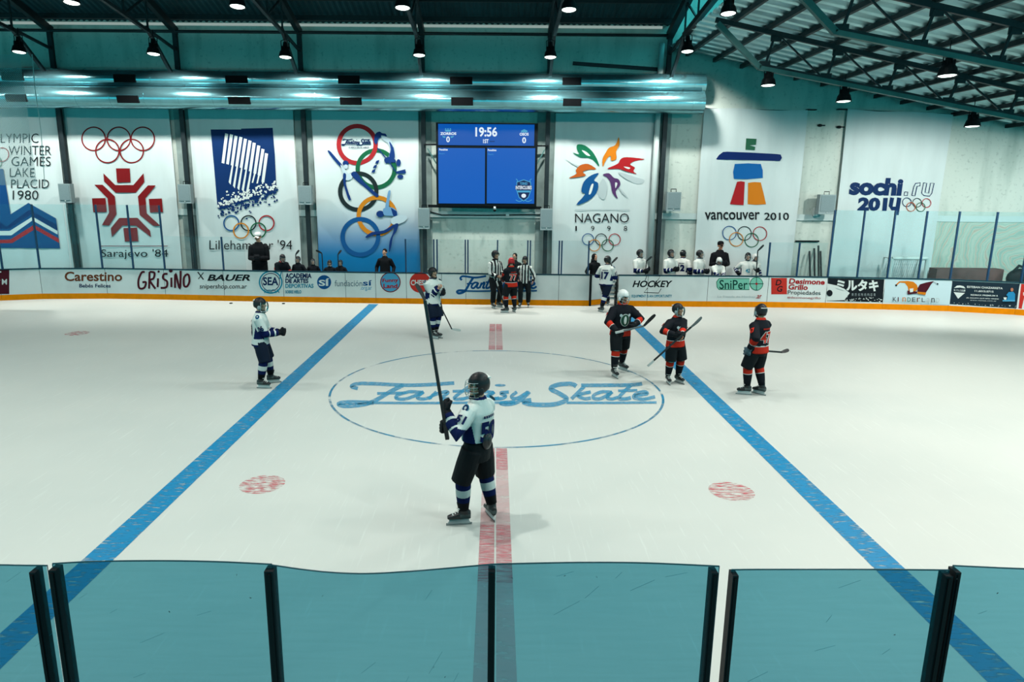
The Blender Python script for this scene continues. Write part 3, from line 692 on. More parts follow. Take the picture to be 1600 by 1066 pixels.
sbox('header_screen', 684.5, 193.5, 834.5, 228, 0.02, SDIM, 0.02); sbox('left_screen', 684.5, 231, 757.5, 318.5, 0.02, SBLUE, 0.02); sbox('right_screen', 761, 231, 834.5, 318.5, 0.02, SBLUE, 0.02)
p = Print(lambda x, y, f: sloc(scM(x, y, f)), (650, 170), 4.635, base=0.026, step=0.001)
p.text('19:56', 430, 132, 588, 203, SWHITE, 0.03); p.text('1ST', 486, 220, 526, 250, SWHITE, 0.03); p.rect(534, 234, 570, 239, SDK)
p.mb.build('clock_text', p.mats, sb)
p = Print(lambda x, y, f: sloc(scM(x, y, f)), (650, 170), 4.635, base=0.026, step=0.001)
p.text('0', 219, 200, 245, 243, SWHITE, 0.03); p.text('ZORROS', 176, 170, 292, 190, SWHITE, 0.04)
for x in (215, 232, 249): p.disc(x, 146, 5, SCY, n=10)
p.poly([(208, 152), (256, 152), (250, 166), (214, 166)], SCY); p.poly([(190, 196), (215, 200), (212, 212), (195, 208)], SCY); p.poly([(250, 200), (276, 196), (268, 208), (252, 212)], SCY)
p.mb.build('home_team_text', p.mats, sb)
p = Print(lambda x, y, f: sloc(scM(x, y, f)), (650, 170), 4.635, base=0.026, step=0.001)
p.text('0', 769, 206, 797, 250, SWHITE, 0.03); p.text('OSOS', 750, 174, 816, 195, SWHITE, 0.04); p.poly([(760, 160), (784, 147), (808, 160), (806, 172), (762, 172)], SCY)
p.mb.build('guest_team_text', p.mats, sb)
p = Print(lambda x, y, f: sloc(scM(x, y, f)), (650, 170), 4.635, base=0.026, step=0.001)
p.text('Penalties', 168, 288, 230, 303, SWHITE, 0.03); 
p.mb.build('penalty_text', p.mats, sb)
p = Print(lambda x, y, f: sloc(scM(x, y, f)), (650, 170), 4.635, base=0.026, step=0.001)
p.text('Players', 168, 320, 208, 332, SCY, 0.0)
p.mb.build('penalty_text', p.mats, sb)
p = Print(lambda x, y, f: sloc(scM(x, y, f)), (650, 170), 4.635, base=0.026, step=0.001)
p.text('Penalties', 520, 292, 582, 307, SWHITE, 0.03); 
p.mb.build('penalty_text', p.mats, sb)
p = Print(lambda x, y, f: sloc(scM(x, y, f)), (650, 170), 4.635, base=0.026, step=0.001)
p.text('Players', 522, 325, 562, 337, SCY, 0.0)
p.mb.build('penalty_text', p.mats, sb)
p = Print(lambda x, y, f: sloc(scM(x, y, f)), (650, 170), 4.635, base=0.026, step=0.001)
p.poly([(728, 530), (780, 512), (832, 530), (836, 590), (815, 645), (780, 672), (745, 645), (726, 590)], SCY); p.poly([(733, 534), (780, 518), (827, 534), (831, 588), (811, 641), (780, 665), (749, 641), (731, 588)], SDK)
p.text('TORNEO', 753, 532, 808, 552, SCY, 0.03); p.rect(720, 556, 840, 586, SDK); p.text('INTERCLUBES', 722, 558, 838, 584, SWHITE, 0.03); p.rect(735, 592, 826, 606, SCY); p.disc(780, 630, 17, SWHITE, 15)
p.stroke([(724, 508), (735, 520), (730, 535)], 5, SCY); p.stroke([(836, 508), (825, 520), (830, 535)], 5, SCY); p.stroke([(722, 660), (750, 672), (775, 660)], 5, SCY); p.stroke([(838, 660), (810, 672), (785, 660)], 5, SCY)
p.mb.build('tournament_crest', p.mats, sb)
for x0, x1, y in ((662, 684, 226), (836, 857, 228)):
    a = scM(x0, y, -.1); b = scM(x1, y, -.1); MB().beam(sloc(a), sloc(b), .05).build('support_arm', DARK, sb)
for a, b in (((668, 232), (682, 256)), ((851, 234), (838, 258))): MB().beam(sloc(scM(*a, -.1)), sloc(scM(*b, -.1)), .04).build('brace', STEEL2, sb)
MB().beam(sloc(scM(669, 322, -.08)), sloc(scM(846, 325, -.08)), .09, .10).build('lower_rail', DARK, sb)
c0 = scM(773, 325, .06); cm = thing('camera_dome', 'small white security camera under the middle of the scoreboard', 'security camera', c0)
MB().tube([(0, 0, .05), (0, 0, -.06)], [.04, .055], 12).build('body', PIPEW, cm, smooth=True); MB().ell((0, 0, -.08), (.055, .055, .05)).build('lens_dome', DARK, cm, smooth=True)
MB().tube([ony(672, 331, YW - .08), ony(690, 336, YW - .08), ony(760, 336.5, YW - .08), ony(845, 335.5, YW - .08), ony(860, 337, YW - .08)], .025, 6).build('cable', STEEL, smooth=True, label='dark cable run along the wall below the scoreboard', cat='cable')
a = ony(793, 334, YW - .1); MB().box((a.x, YW - .08, a.z - .05), (.12, .1, .22)).build('junction_box', PIPEW, label='small pale junction box on the cable below the scoreboard', cat='box')

# ================================================================== LOUDSPEAKERS
SPK = [((90, 287, 112, 317), 'grey wall speaker at the left of the red snowflake banner'), ((277, 288, 299, 318), 'grey wall speaker between the red snowflake and blue square banners'), ((465, 290, 487, 320), 'grey wall speaker between the blue square banner and the stacked rings banner'),
       ((653, 325, 671, 358), 'grey wall speaker below the left corner of the scoreboard'), ((845, 326, 863, 360), 'grey wall speaker below the right corner of the scoreboard'), ((1043, 300, 1063, 330), 'grey wall speaker right of the flower banner'), ((1282, 304, 1304, 335), 'grey wall speaker left of the navy lettered banner')]
for (x0, y0, x1, y1), lb in SPK:
    a = ony(x0, y0, 24.6); b = ony(x1, y1, 24.6); w = b.x - a.x; h = a.z - b.z; c = (a + b) / 2
    t = thing('loudspeaker', lb, 'speaker', (c.x, 24.72, b.z))
    q = MB(); q.box((0, 0, h / 2), (w, .24, h)); q.build('cabinet', GREYBOX, t)
    q = MB(); q.box((0, -.125, h / 2 + .03), (w * .86, .02, h * .82)); q.build('front_grille', mat('speaker_mesh', '#83989a', .7, noise=.2, nscale=80), t)
    MB().ell((0, -.13, h * .09), (.022, .012, .022), n=8, m=6).build('badge', PIPEW, t)
    MB().beam((0, .12, h / 2), (0, .50, h / 2), .07).build('wall_bracket', DARK, t)
    q = MB(); q.tube([(-.08, .05, h), (-.08, .05, h + .1), (.1, .05, h + .1), (.1, .05, h)], .014, 6); q.build('top_clamp', DARK, t)

# ================================================================== RINK BOARDS
BP = [(-22.5, 16.5), (-21.4, 18.6), (-20, 20.6), (-18.6, 21.9), (-17.2, 22.8), (-15.7, 23.38), (-13.8, 23.58), (-11.5, 23.5), (-8.2, 23.25), (-5, 23.12), (-2.7, 23.05), (0.6, 22.97), (2.75, 22.93), (6.2, 22.95), (10.0, 22.95), (12.4, 22.8), (14.5, 22.6), (15.8, 22.3), (17.13, 21.8), (18.5, 21.0), (20, 19.8), (21.4, 18.0), (22.4, 16)]
cv = catmull([(x, y, 0) for x, y in BP], 10); BX = np.array([p.x for p in cv]); BY = np.array([p.y for p in cv])
def bY(x): return float(np.interp(x, BX, BY))
def bN(x):
    e = .01; d = Vector((2 * e, bY(x + e) - bY(x - e), 0)).normalized(); return Vector((d.y, -d.x, 0))   # toward the ice
BH = 1.07; KH = 0.19
def boardM(px, py, off):
    Y = 23.0
    for _ in range(8): q = ony(px, py, Y); Y = bY(q.x)
    q = ony(px, py, Y); return q + bN(q.x) * (off + 0.0)
def bX(px, py=450): return boardM(px, py, 0).x
rb = thing('rink_boards', 'white rink boards with orange kick strip along the far side', 'rink boards', (0, 23, 0))
rl = Vector((0, 23, 0))
def run(name, xa, xb, prof, m, parent=rb, n=None, cap=True, L=rl):
    xs = [xa] + [x for x in BX if xa + .01 < x < xb - .01] + [xb]; rings = []
    for x in xs:
        b = Vector((x, bY(x), 0)); N = bN(x)
        rings.append([b + N * o_ + Vector((0, 0, z)) - L for o_, z in prof])
    return MB().rings(rings, cap).build(name, m, parent)
gx0, gx1 = bX(921), bX(966)
seams = [-22.4, -19.5, bX(0), bX(65), bX(167), bX(258), bX(350), bX(443), bX(540), bX(587), bX(635), bX(690), bX(728), bX(778), bX(826), bX(873), gx0, gx1, bX(1012), bX(1106), bX(1200), bX(1292), bX(1382), bX(1486), bX(1592), 19.6, 22.3]
BX, BY = np.array(sorted(seams)), np.array([bY(x) for x in sorted(seams)])
for a, b in zip(seams[:-1], seams[1:]):
    if abs(a - gx0) < 1e-6: continue
    g = .006
    run('board_panel', a + g, b - g, [(0, KH - .01), (0, BH - .03), (-.09, BH - .03), (-.09, KH - .01)], WHITE)
    run('kick_plate', a + g / 2, b - g / 2, [(.014, 0.0), (.014, KH), (-.09, KH), (-.09, 0.0)], KICK)
for a, b in ((seams[0], gx0), (gx1, seams[-1])): run('cap_rail', a, b, [(.02, BH - .03), (.02, BH), (-.11, BH), (-.11, BH - .03)], mat('dark_cap_rail', '#15333f', .5))
for x in seams:
    if x not in (gx0, gx1): b = Vector((x, bY(x), 0)) + bN(x) * -.004; MB().box(b + Vector((0, 0, .55)) - rl, (.012, .01, .98)).build('panel_seam', DARK, rb)
# open bench gate
gt = thing('bench_gate', 'white gate door swung open beside the entering player', 'gate', (gx0 + .03, bY(gx0), 0), rad(32))
MB().box((.40, .05, .62), (.80, .07, .84)).build('door_panel', WHITE, gt); MB().box((.40, .045, .105), (.80, .09, .17)).build('kick_plate', KICK, gt)
MB().box((0.0, .0, .53), (.05, .08, 1.06)).build('hinge_post', DARK, gt); MB().box((.4, .05, 1.055), (.8, .09, .03)).build('top_rail', DARK, gt)
st = thing('gate_jamb', 'dark slotted jamb at the right side of the open gate', 'gate post', (gx1 - .05, bY(gx1), 0))
MB().box((0, .12, .53), (.05, .3, 1.06)).build('upright', DARK, st)
q = MB()
for i in range(6): q.box((-.13, .16, .25 + i * .14), (.2, .2, .05))
q.build('slat', GREYBOX, st)

# ---- advertisements on the boards
def ad(name, label, draw, cat='advertisement', o=(0, 0), sc=1.0):
    pr = Print(boardM, o, sc, base=0.004, step=0.0012); draw(pr)
    return pr.mb.build(name, pr.mats, label=label, cat=cat)
def a1(p): p.rect(-30, 421, 14.5, 459.5, MAROON, 6); p.text('.COM', -18, 436, 11, 445, PAPER, .02); p.stroke([(-8, 425), (2, 425)], 2, PAPER)
ad('board_advert', 'dark maroon square advert cut by the left edge of the picture', a1)
def a2(p): p.text('Carestino', 101, 424.5, 191, 439.5, BROWN, .022); p.text('Bebés Felices', 124, 443.5, 173, 449.5, NAVY, .02)
ad('board_advert', 'brown lettered advert with small dark words below, first word advert from the left', a2)
def a3(p):
    S = lambda pts, w=3.2: p.stroke([(x / 4, y / 4 + 400) for x, y in pts], w, MAROON, 5)
    S([(905, 100), (885, 105), (866, 150), (868, 195), (885, 205), (905, 195), (912, 165), (890, 165)]); S([(932, 205), (935, 100)]); S([(935, 100), (965, 105), (960, 140), (938, 155), (972, 205)])
    S([(988, 140), (986, 195)]); p.disc(992 / 4, 424.5, 1.8, MAROON); S([(1048, 112), (1025, 115), (1020, 140), (1045, 160), (1040, 195), (1005, 200)]); S([(1072, 135), (1072, 195)]); p.disc(1068 / 4, 423, 3, MAROON)
    S([(1095, 200), (1098, 110), (1125, 205), (1130, 92)]); S([(1165, 115), (1150, 140), (1152, 185), (1170, 190), (1185, 160), (1180, 120), (1165, 115)])
ad('board_advert', 'advert in large dark red brush lettering', a3)
def a4(p):
    p.stroke([(309, 425), (318, 437)], 1.8, BLACK); p.stroke([(318, 426), (310, 436)], 1.2, BLACK); p.text('BAUER', 324, 429, 391, 439, BLACK, .03, .25); p.text('snipershop.com.ar', 312, 444, 386, 453, BLACK, .01, .1)
ad('board_advert', 'black slanted capitals advert with a web address below', a4)
def a5(p):
    T = CYAN; p.ring(423, 441, 17.5, 2.2, T, 17); p.ring(423, 441, 14, 1.2, NAVY, 13.8); p.text('SEA', 411, 433, 435, 446, NAVY, .03); p.stroke([(440, 424), (437, 436)], 1.6, T)
    p.text('INICIA', 413, 452, 437, 458, T, .02)
    p.text('ACADEMIA', 446, 427, 487, 435, NAVY, .04); p.text('DE ARTES', 446, 435.5, 482, 442.5, NAVY, .04); p.text('DEPORTIVAS', 446, 443.5, 490, 450, T, .03); p.text('SOBRE HIELO', 446, 453.5, 471, 458.5, T, .03)
ad('board_advert', 'round teal crest advert with stacked dark capitals', a5)
def a6(p): p.disc(506.5, 441, 11, RB); p.text('SÍ', 498, 435, 515, 447, PAPER, .03); p.text('fundación', 523, 438, 566, 447.5, mat('ad_grey', '#50707e', .6), 0); p.text('sí', 567, 438, 581.5, 446.5, RB, .02); p.text('.org.ar', 563, 448.5, 581, 455, LBLUE, 0)
ad('board_advert', 'small round blue emblem advert with thin grey lettering', a6)
def a7(p): p.disc(610, 441, 16, DRED, 16); p.disc(610, 441, 14.5, LBLUE, 14.5); p.text('Funny', 597.5, 435.5, 622.5, 443, RED, .03, slope=-1); p.text('Land', 599, 443.5, 621, 450.5, RED, .03)
ad('board_advert', 'round light blue advert with red handwriting', a7)
def a8(p): p.disc(656.5, 441.5, 16.5, VERM, 16); p.text('CHESKI', 642, 437.5, 670, 446, PAPER, .03)
ad('board_advert', 'round red advert with white lettering behind the player with folded hands', a8)
def a9(p): script_logo(p, 713, 430, 126, 31, RB, 1.9)
ad('board_advert', 'blue script advert half hidden behind the striped officials', a9)
def a10(p):
    p.text('HOCKEY', 988, 438.5, 1051, 449, BLACK, .03, .3); p.stroke([(1008, 438), (1011, 430.5), (1032, 431.5), (1027, 439)], 1.1, BLACK, smooth=False); p.stroke([(1012, 450), (1006, 457), (1029, 458), (1033, 451)], 1.1, BLACK, smooth=False)
    p.text('L', 1022, 441, 1027, 447, BLACK, .03); p.text('EQUIPMENT IS AN OPPORTUNITY', 987, 460.5, 1050, 465.5, CYAN, .02)
ad('board_advert', 'black squared lettering advert right of the open gate', a10)
def a11(p):
    L = lambda x, y: (x / 6.154 + 1080, y / 6.154 + 400)
    pts = [L(265, 215), L(560, 215), L(560, 327), L(265, 327), L(245, 300), L(240, 250)]; p.poly(pts, GREEN); 
    pts = [L(268, 221), L(560, 221), L(560, 321), L(268, 321), L(251, 298), L(247, 252)]; p.poly(pts, TEALG)
    p.text('SniPer', 1124, 437.5, 1168, 452, mat('sniper_green', '#0d3b33', .6), .01); c = L(627, 268); p.disc(*c, 10.4, GREEN, 10.6); p.disc(*c, 9.4, TEALG, 9.6); p.rect(c[0] - 12.5, c[1] - .5, c[0] + 11, c[1] + .5, BLACK); p.rect(c[0] - .5, c[1] - 10.5, c[0] + .5, c[1] + 10, BLACK); p.disc(*c, 1.8, RED)
    p.text('La Tienda de Hockey', 1121, 462, 1180, 466, GREYP, .0); p.text('.ar', 1181, 461, 1190, 466.5, RED, .01, .2)
ad('board_advert', 'rounded green advert with a crosshair circle', a11)
def a12(p):
    p.rect(1205, 434.5, 1229.5, 460, VERM, 3); p.text('D', 1211.5, 437, 1221, 446, BLACK, .02, .2); p.text('G', 1214, 447, 1223, 456, BLACK, .02, .2)
    p.text('Desimone', 1232.5, 435, 1288.5, 443.5, RED, .03, .15, slope=1.6); p.text('Grillo', 1232, 444, 1262, 452.5, RED, .03, .15, slope=1); p.text('Propiedades', 1231, 453.5, 1282, 462, BLACK, 0, slope=1); p.text('#desimonegrillo', 1230, 463, 1282, 467.5, RED, 0, slope=1)
ad('board_advert', 'red square monogram advert with red and black words', a12)
def a13(p):
    p.step = .004
    L = lambda x, y: (x / 5 + 1280, y / 5 + 400); K = mat('advert_black', '#141a1f', .6)
    p.poly([L(70, 172), L(508, 182), L(495, 362), L(60, 352)], K)
    p.poly([L(60, 215), L(140, 232), L(200, 260), L(238, 290), L(195, 345), L(60, 350)], PAPER); p.poly([L(70, 172), L(130, 175), L(150, 225), L(70, 210)], K); p.disc(*L(80, 290), 4.6, K, 5)
    p.text('ミルタキ', L(132, 0)[0], L(0, 182)[1], L(462, 0)[0], L(0, 272)[1], PAPER, .045, slope=1)
    rnd = random.Random(3)
    for i in range(46): x = rnd.uniform(190, 480); y = rnd.uniform(318, 352) + (x - 190) * .02; p.poly([L(x, y), L(x + rnd.uniform(4, 14), y + rnd.uniform(-4, 3)), L(x + 6, y + rnd.uniform(3, 9))], PAPER); p.L -= p.step * .98
    p.L += p.step
    for i in range(8): p.text('東京名物焼肉店'[i % 7], L(250 + i * 24, 0)[0], L(0, 290)[1], L(266 + i * 24, 0)[0], L(0, 312)[1], GREYP, -.01)
ad('board_advert', 'black advert with large white Japanese characters', a13)
def a14(p):
    p.step = .004
    L = lambda x, y: (x / 5 + 1280, y / 5 + 400)
    p.poly([L(515, 178), L(1038, 198), L(1018, 384), L(502, 362)], mat('panel_pale', '#c4dde0', .5))
    p.poly([L(x, y) for x, y in ((600, 222), (625, 198), (690, 195), (735, 202), (762, 225), (770, 250), (762, 270), (735, 285), (700, 282), (690, 240), (668, 212), (630, 208), (608, 228))], ORANGE); p.disc(*L(600, 230), 1.6, BLACK)
    p.poly([L(x, y) for x, y in ((768, 250), (785, 222), (830, 208), (895, 196), (870, 225), (850, 260), (832, 285), (765, 280))], MAROON); p.stroke([L(890, 198), L(920, 216)], .8, GREYP); p.disc(*L(922, 218), 1.2, BLACK)
    p.poly([L(685, 270), L(765, 278), L(760, 292), L(690, 300)], MAROON); p.poly([L(765, 278), L(832, 285), L(826, 305), L(765, 295)], ORANGE); p.poly([L(702, 255), L(732, 252), L(730, 280), L(706, 284)], PAPER)
    for c, x, m in zip('KInDErLanD', range(572, 940, 37), (BLACK, MAROON, ORANGE, GREEN, BLACK, BROWN, BLACK, GREYP, BLACK, GREYP)):
        w = 26 if c != 'I' else 7; p.text(c, L(x, 0)[0], L(0, 320 + (x - 572) * .02)[1], L(x + w, 0)[0], L(0, 354 + (x - 572) * .02)[1], m, 0)
ad('board_advert', 'pale advert with an orange and maroon jester hat', a14)
def a15(p):
    p.step = .004
    L = lambda x, y: (x / 8 + 1400, y / 8 + 400); K = mat('advert_black', '#141a1f', .6)
    p.poly([L(705, 312), L(1545, 348), L(1505, 655), L(668, 602)], mat('advert_slate', '#1b2c37', .55))
    p.poly([L(725, 400), L(760, 372), L(800, 368), L(845, 380), L(868, 408), L(800, 395)], PAPER); p.poly([L(720, 452), L(860, 462), L(775, 535)], PAPER); p.poly([L(722, 415), L(865, 422), L(862, 446), L(722, 438)], GREYP); p.text('RE/MAX', *L(735, 414), *L(850, 438), K, .03)
    p.text('ESTEBAN CHAZARRETA', *L(885, 372), *L(1330, 398), PAPER, .02, slope=2.5); p.text('11.6015.0715', *L(980, 424), *L(1215, 448), PAPER, .02, slope=1.3)
    p.text('RE/MAX PREMIUM II', *L(930, 476), *L(1265, 495), PAPER, .02, slope=1.5); p.text('¡EL EQUIPO QUE MÁS VENDE!', *L(875, 512), *L(1280, 530), PAPER, .02, slope=2); p.text('www.remax.com.ar', *L(920, 546), *L(1250, 558), GREYP, .0, slope=1.5)
    B2 = mat('shirt_blue', '#2a86b4', .6); p.disc(*L(1443, 420), 2.2, mat('ad_skin', '#b0745a', .6), 2.8)
    p.poly([L(1370, 490), L(1400, 450), L(1460, 445), L(1482, 475), L(1480, 550), L(1380, 548), L(1390, 500)], B2); p.rect(*L(1325, 548), *L(1480, 566), LBLUE); p.poly([L(1335, 515), L(1375, 515), L(1370, 545), L(1345, 545)], PAPER)
    rnd = random.Random(8)
    for i in range(30): x = rnd.uniform(700, 1500); y = 590 + (x - 700) * .055 + rnd.uniform(-14, 8); p.poly([L(x, y), L(x + rnd.uniform(6, 22), y + rnd.uniform(-5, 4)), L(x + 8, y + rnd.uniform(4, 12))], PAPER); p.L -= p.step * .98
ad('board_advert', 'dark slate advert with a balloon shape and a man in a blue shirt', a15)
def a16(p):
    L = lambda x, y: (x / 8 + 1400, y / 8 + 400)
    p.poly([L(1565, 350), L(1900, 380), L(1900, 700), L(1530, 658)], VERM); p.rect(*L(1590, 455), *L(1640, 495), PAPER)
ad('board_advert', 'red advert cut by the right edge of the picture', a16)

# ================================================================== FAR GLASS
FARG = glass('far_glass', (.94, .97, .972), .03, 0.02, '#8fb9bd')
CORG = glass('corner_glass', (.90, .98, .985), .03, 0.025, '#8fb9bd')
def screen(label, pxs, h, tall, gl, ends):
    xs = [bX(x, 425) for x in pxs]; x0 = (xs[0] + xs[-1]) / 2
    L = Vector((x0, bY(x0), BH)); t = thing('glass_screen', label, 'glass screen', L)
    for x in xs:
        b = Vector((x, bY(x), 0)) + bN(x) * -.045
        MB().box(b + Vector((0, 0, BH + h / 2)) - L, (.045, .06, h)).build('post', NAVYM, t)
    for a, b in zip(ends[:-1], ends[1:]):
        a_ = bX(a, 425); b_ = bX(b, 425)
        run('pane', a_ + .02, b_ - .02, [(-.04, BH), (-.04, BH + h), (-.052, BH + h), (-.052, BH)], gl, t, L=L)
screen('tall glass screen with navy posts in front of the red snowflake banner', [4, 62, 160, 208, 257], 2.15, 1, CORG, [-160, -80, 4, 62, 111, 160, 208, 257])
screen('glass screen with a single post in front of the blue square banner', [349], 1.12, 0, FARG, [257, 303, 349, 385])
screen('low glass screen with paired navy posts below the scoreboard', [634, 678, 683, 727, 731, 777, 824, 828, 873, 877, 919], 1.12, 0, FARG, [634, 680, 729, 777, 826, 875, 919])
screen('glass screen with slim posts right of the bench players', [1200, 1246], 1.12, 0, FARG, [1200, 1246, 1291])
screen('tall glass screen with slanting navy posts at the right corner', [1295, 1341, 1388, 1437, 1487, 1545, 1598], 2.2, 1, CORG, [1295, 1341, 1388, 1437, 1487, 1545, 1598, 1640])

# ---- things behind the right glass
gf = thing('goal_frame', 'white goal frame leaning behind the right corner glass', 'goal', ony(1392, 440, 24.2))
gl0 = Vector(gf.location); A = ony(1394, 404, 24.2) - gl0; B = ony(1449, 404, 24.2) - gl0
GW = mat('goal_white', '#d3ded9', .4)
gzb = -gl0.z
MB().tube([A, (A.x, 0, gzb)], .06, 10).build('post', GW, gf); MB().tube([B, (B.x, 0, gzb)], .06, 10).build('post', GW, gf); MB().tube([A, B], .06, 10).build('crossbar', GW, gf)
MB().tube([A, A + Vector((0, .5, 0)), (A.x, .8, gzb)], .03, 8).build('back_bar', GW, gf); MB().tube([B, B + Vector((0, .5, 0)), (B.x, .8, gzb)], .03, 8).build('back_bar', GW, gf)
q = MB()
for i in range(18):
    u = i / 17; q.beam(A + (B - A) * u + Vector((0, .25, 0)), (A.x + (B.x - A.x) * u, .7, gzb), .008)
for i in range(14): v = i / 13; z = A.z + (gzb - A.z) * v; q.beam((A.x, .25 + .45 * v, z), (B.x, .25 + .45 * v, z), .008)
q.build('net', NET, gf)
a = ony(1455, 441, 24.6); b = ony(1562, 420, 24.6)
MB().box(((a.x + b.x) / 2, 24.6, b.z / 2), (b.x - a.x, .45, b.z)).build('storage_box', mat('brown_box_wood', '#6e5450', .7, noise=.35, nscale=3), label='long brown box behind the glass at the right corner', cat='box')
a = ony(1585, 425, 24.3); q = MB(); q.ell((a.x, 24.05, a.z - .2), (.45, .2, .35)); q.tube([(a.x - .3, 24.0, a.z), (a.x - .1, 24.0, a.z + .25), (a.x + .2, 24.0, a.z + .15)], .05); q.tube([(a.x, 24.05, 0), (a.x, 24.05, a.z)], .2)
q.build('equipment_bag', DARK, smooth=True, label='black equipment bag in front of the brown box at the far right', cat='bag')
# bundle of sticks
q0 = ony(1278, 420, 24.5)
for i, dx in enumerate((-.18, -.02, .12, .22)):
    MB().beam((q0.x + dx, 24.4, 0), (q0.x + dx + .04, 25.0, 1.75 + .1 * (i % 3)), .05, .05).build('hockey_stick', DARK, label='dark stick leaning in a bundle against the wall behind the far glass', cat='hockey stick', group='sticks leaning at the wall')
# painted swirl mural
def mural():
    m = bpy.data.materials.new('mural_paint'); m.use_nodes = True; nt = m.node_tree; b = nt.nodes['Principled BSDF']; b.inputs['Roughness'].default_value = .85
    tc = nt.nodes.new('ShaderNodeTexCoord'); mp = nt.nodes.new('ShaderNodeMapping'); mp.inputs['Location'].default_value = (-.6, 0, .2)
    wv = nt.nodes.new('ShaderNodeTexWave'); wv.wave_type = 'RINGS'; wv.rings_direction = 'Y'; wv.inputs['Scale'].default_value = .7; wv.inputs['Distortion'].default_value = 14; wv.inputs['Detail'].default_value = 3; wv.inputs['Detail Scale'].default_value = .8
    rp = nt.nodes.new('ShaderNodeValToRGB'); cr_ = rp.color_ramp
    for i, (x, c) in enumerate(((0, '#bcc8b9'), (.3, '#a3bfb0'), (.5, '#c2cbbb'), (.72, '#bba998'), (.85, '#bcc6b6'), (1, '#9db8ab'))):
        e = cr_.elements[i] if i < 2 else cr_.elements.new(x); e.position = x; e.color = lin(c)
    nt.links.new(tc.outputs['Object'], mp.inputs[0]); nt.links.new(mp.outputs[0], wv.inputs[0]); nt.links.new(wv.outputs[1], rp.inputs[0]); nt.links.new(rp.outputs[0], b.inputs['Base Color']); return m
a = ony(1462, 344, YW - .02); b = ony(1680, 440, YW - .02)
MB().box((0, 0, 0), (b.x - a.x, .03, a.z - .1)).build('wall_mural', mural(), label='faded swirl mural painted low on the wall at the far right', cat='mural').location = ((a.x + b.x) / 2, YW - .02, a.z / 2 + .05)
# small wall fittings by the plain wall right of the stone figure banner
for i, (x, y, w) in enumerate(((1268, 171.5, 14), (1316, 171, 14), (1495, 177, 12))):
    a = ony(x, y, YW - .1); MB().box((a.x, YW - .08, a.z), (w * .0236, .16, .03)).build('wall_bracket', DARK, label=['thin dark bracket at the top right of the stone figure banner', 'thin dark bracket at the top left of the navy lettered banner', 'thin dark bracket at the top right of the navy lettered banner'][i], cat='bracket')
for i, (x, y) in enumerate(((1282, 196), (1312, 198.5))):
    a = ony(x, y, YW - .1); q = MB(); q.ell((a.x, YW - .06, a.z), (.09, .06, .05)); q.box((a.x + .1, YW - .08, a.z), (.14, .05, .04)); q.build('wall_lamp', DARK, label=['small dark fitting on the bare wall beside the stone figure banner', 'small dark fitting beside the navy lettered banner'][i], cat='wall fitting')
a = ony(1270, 377, YW - .03); MB().box((a.x - .2, YW - .04, a.z), (.85, .05, .05)).build('wall_bar', DARK, label='dark horizontal bar low on the wall right of the stone figure banner', cat='bar')
a = ony(1274, 331, YW - .1); MB().box((a.x, YW - .1, a.z), (.16, .14, .3)).build('junction_box', PIPEW, label='small pale box on the ledge left of the last wall speaker', cat='box')
# diagonal bar on the upper wall near the lattice girder
MB().beam(ony(895, 99, YW - .05), ony(1035, 109, YW - .05), .06, .12).build('loose_beam', STEEL, label='dark slanting bar above the right end of the ducts', cat='beam')

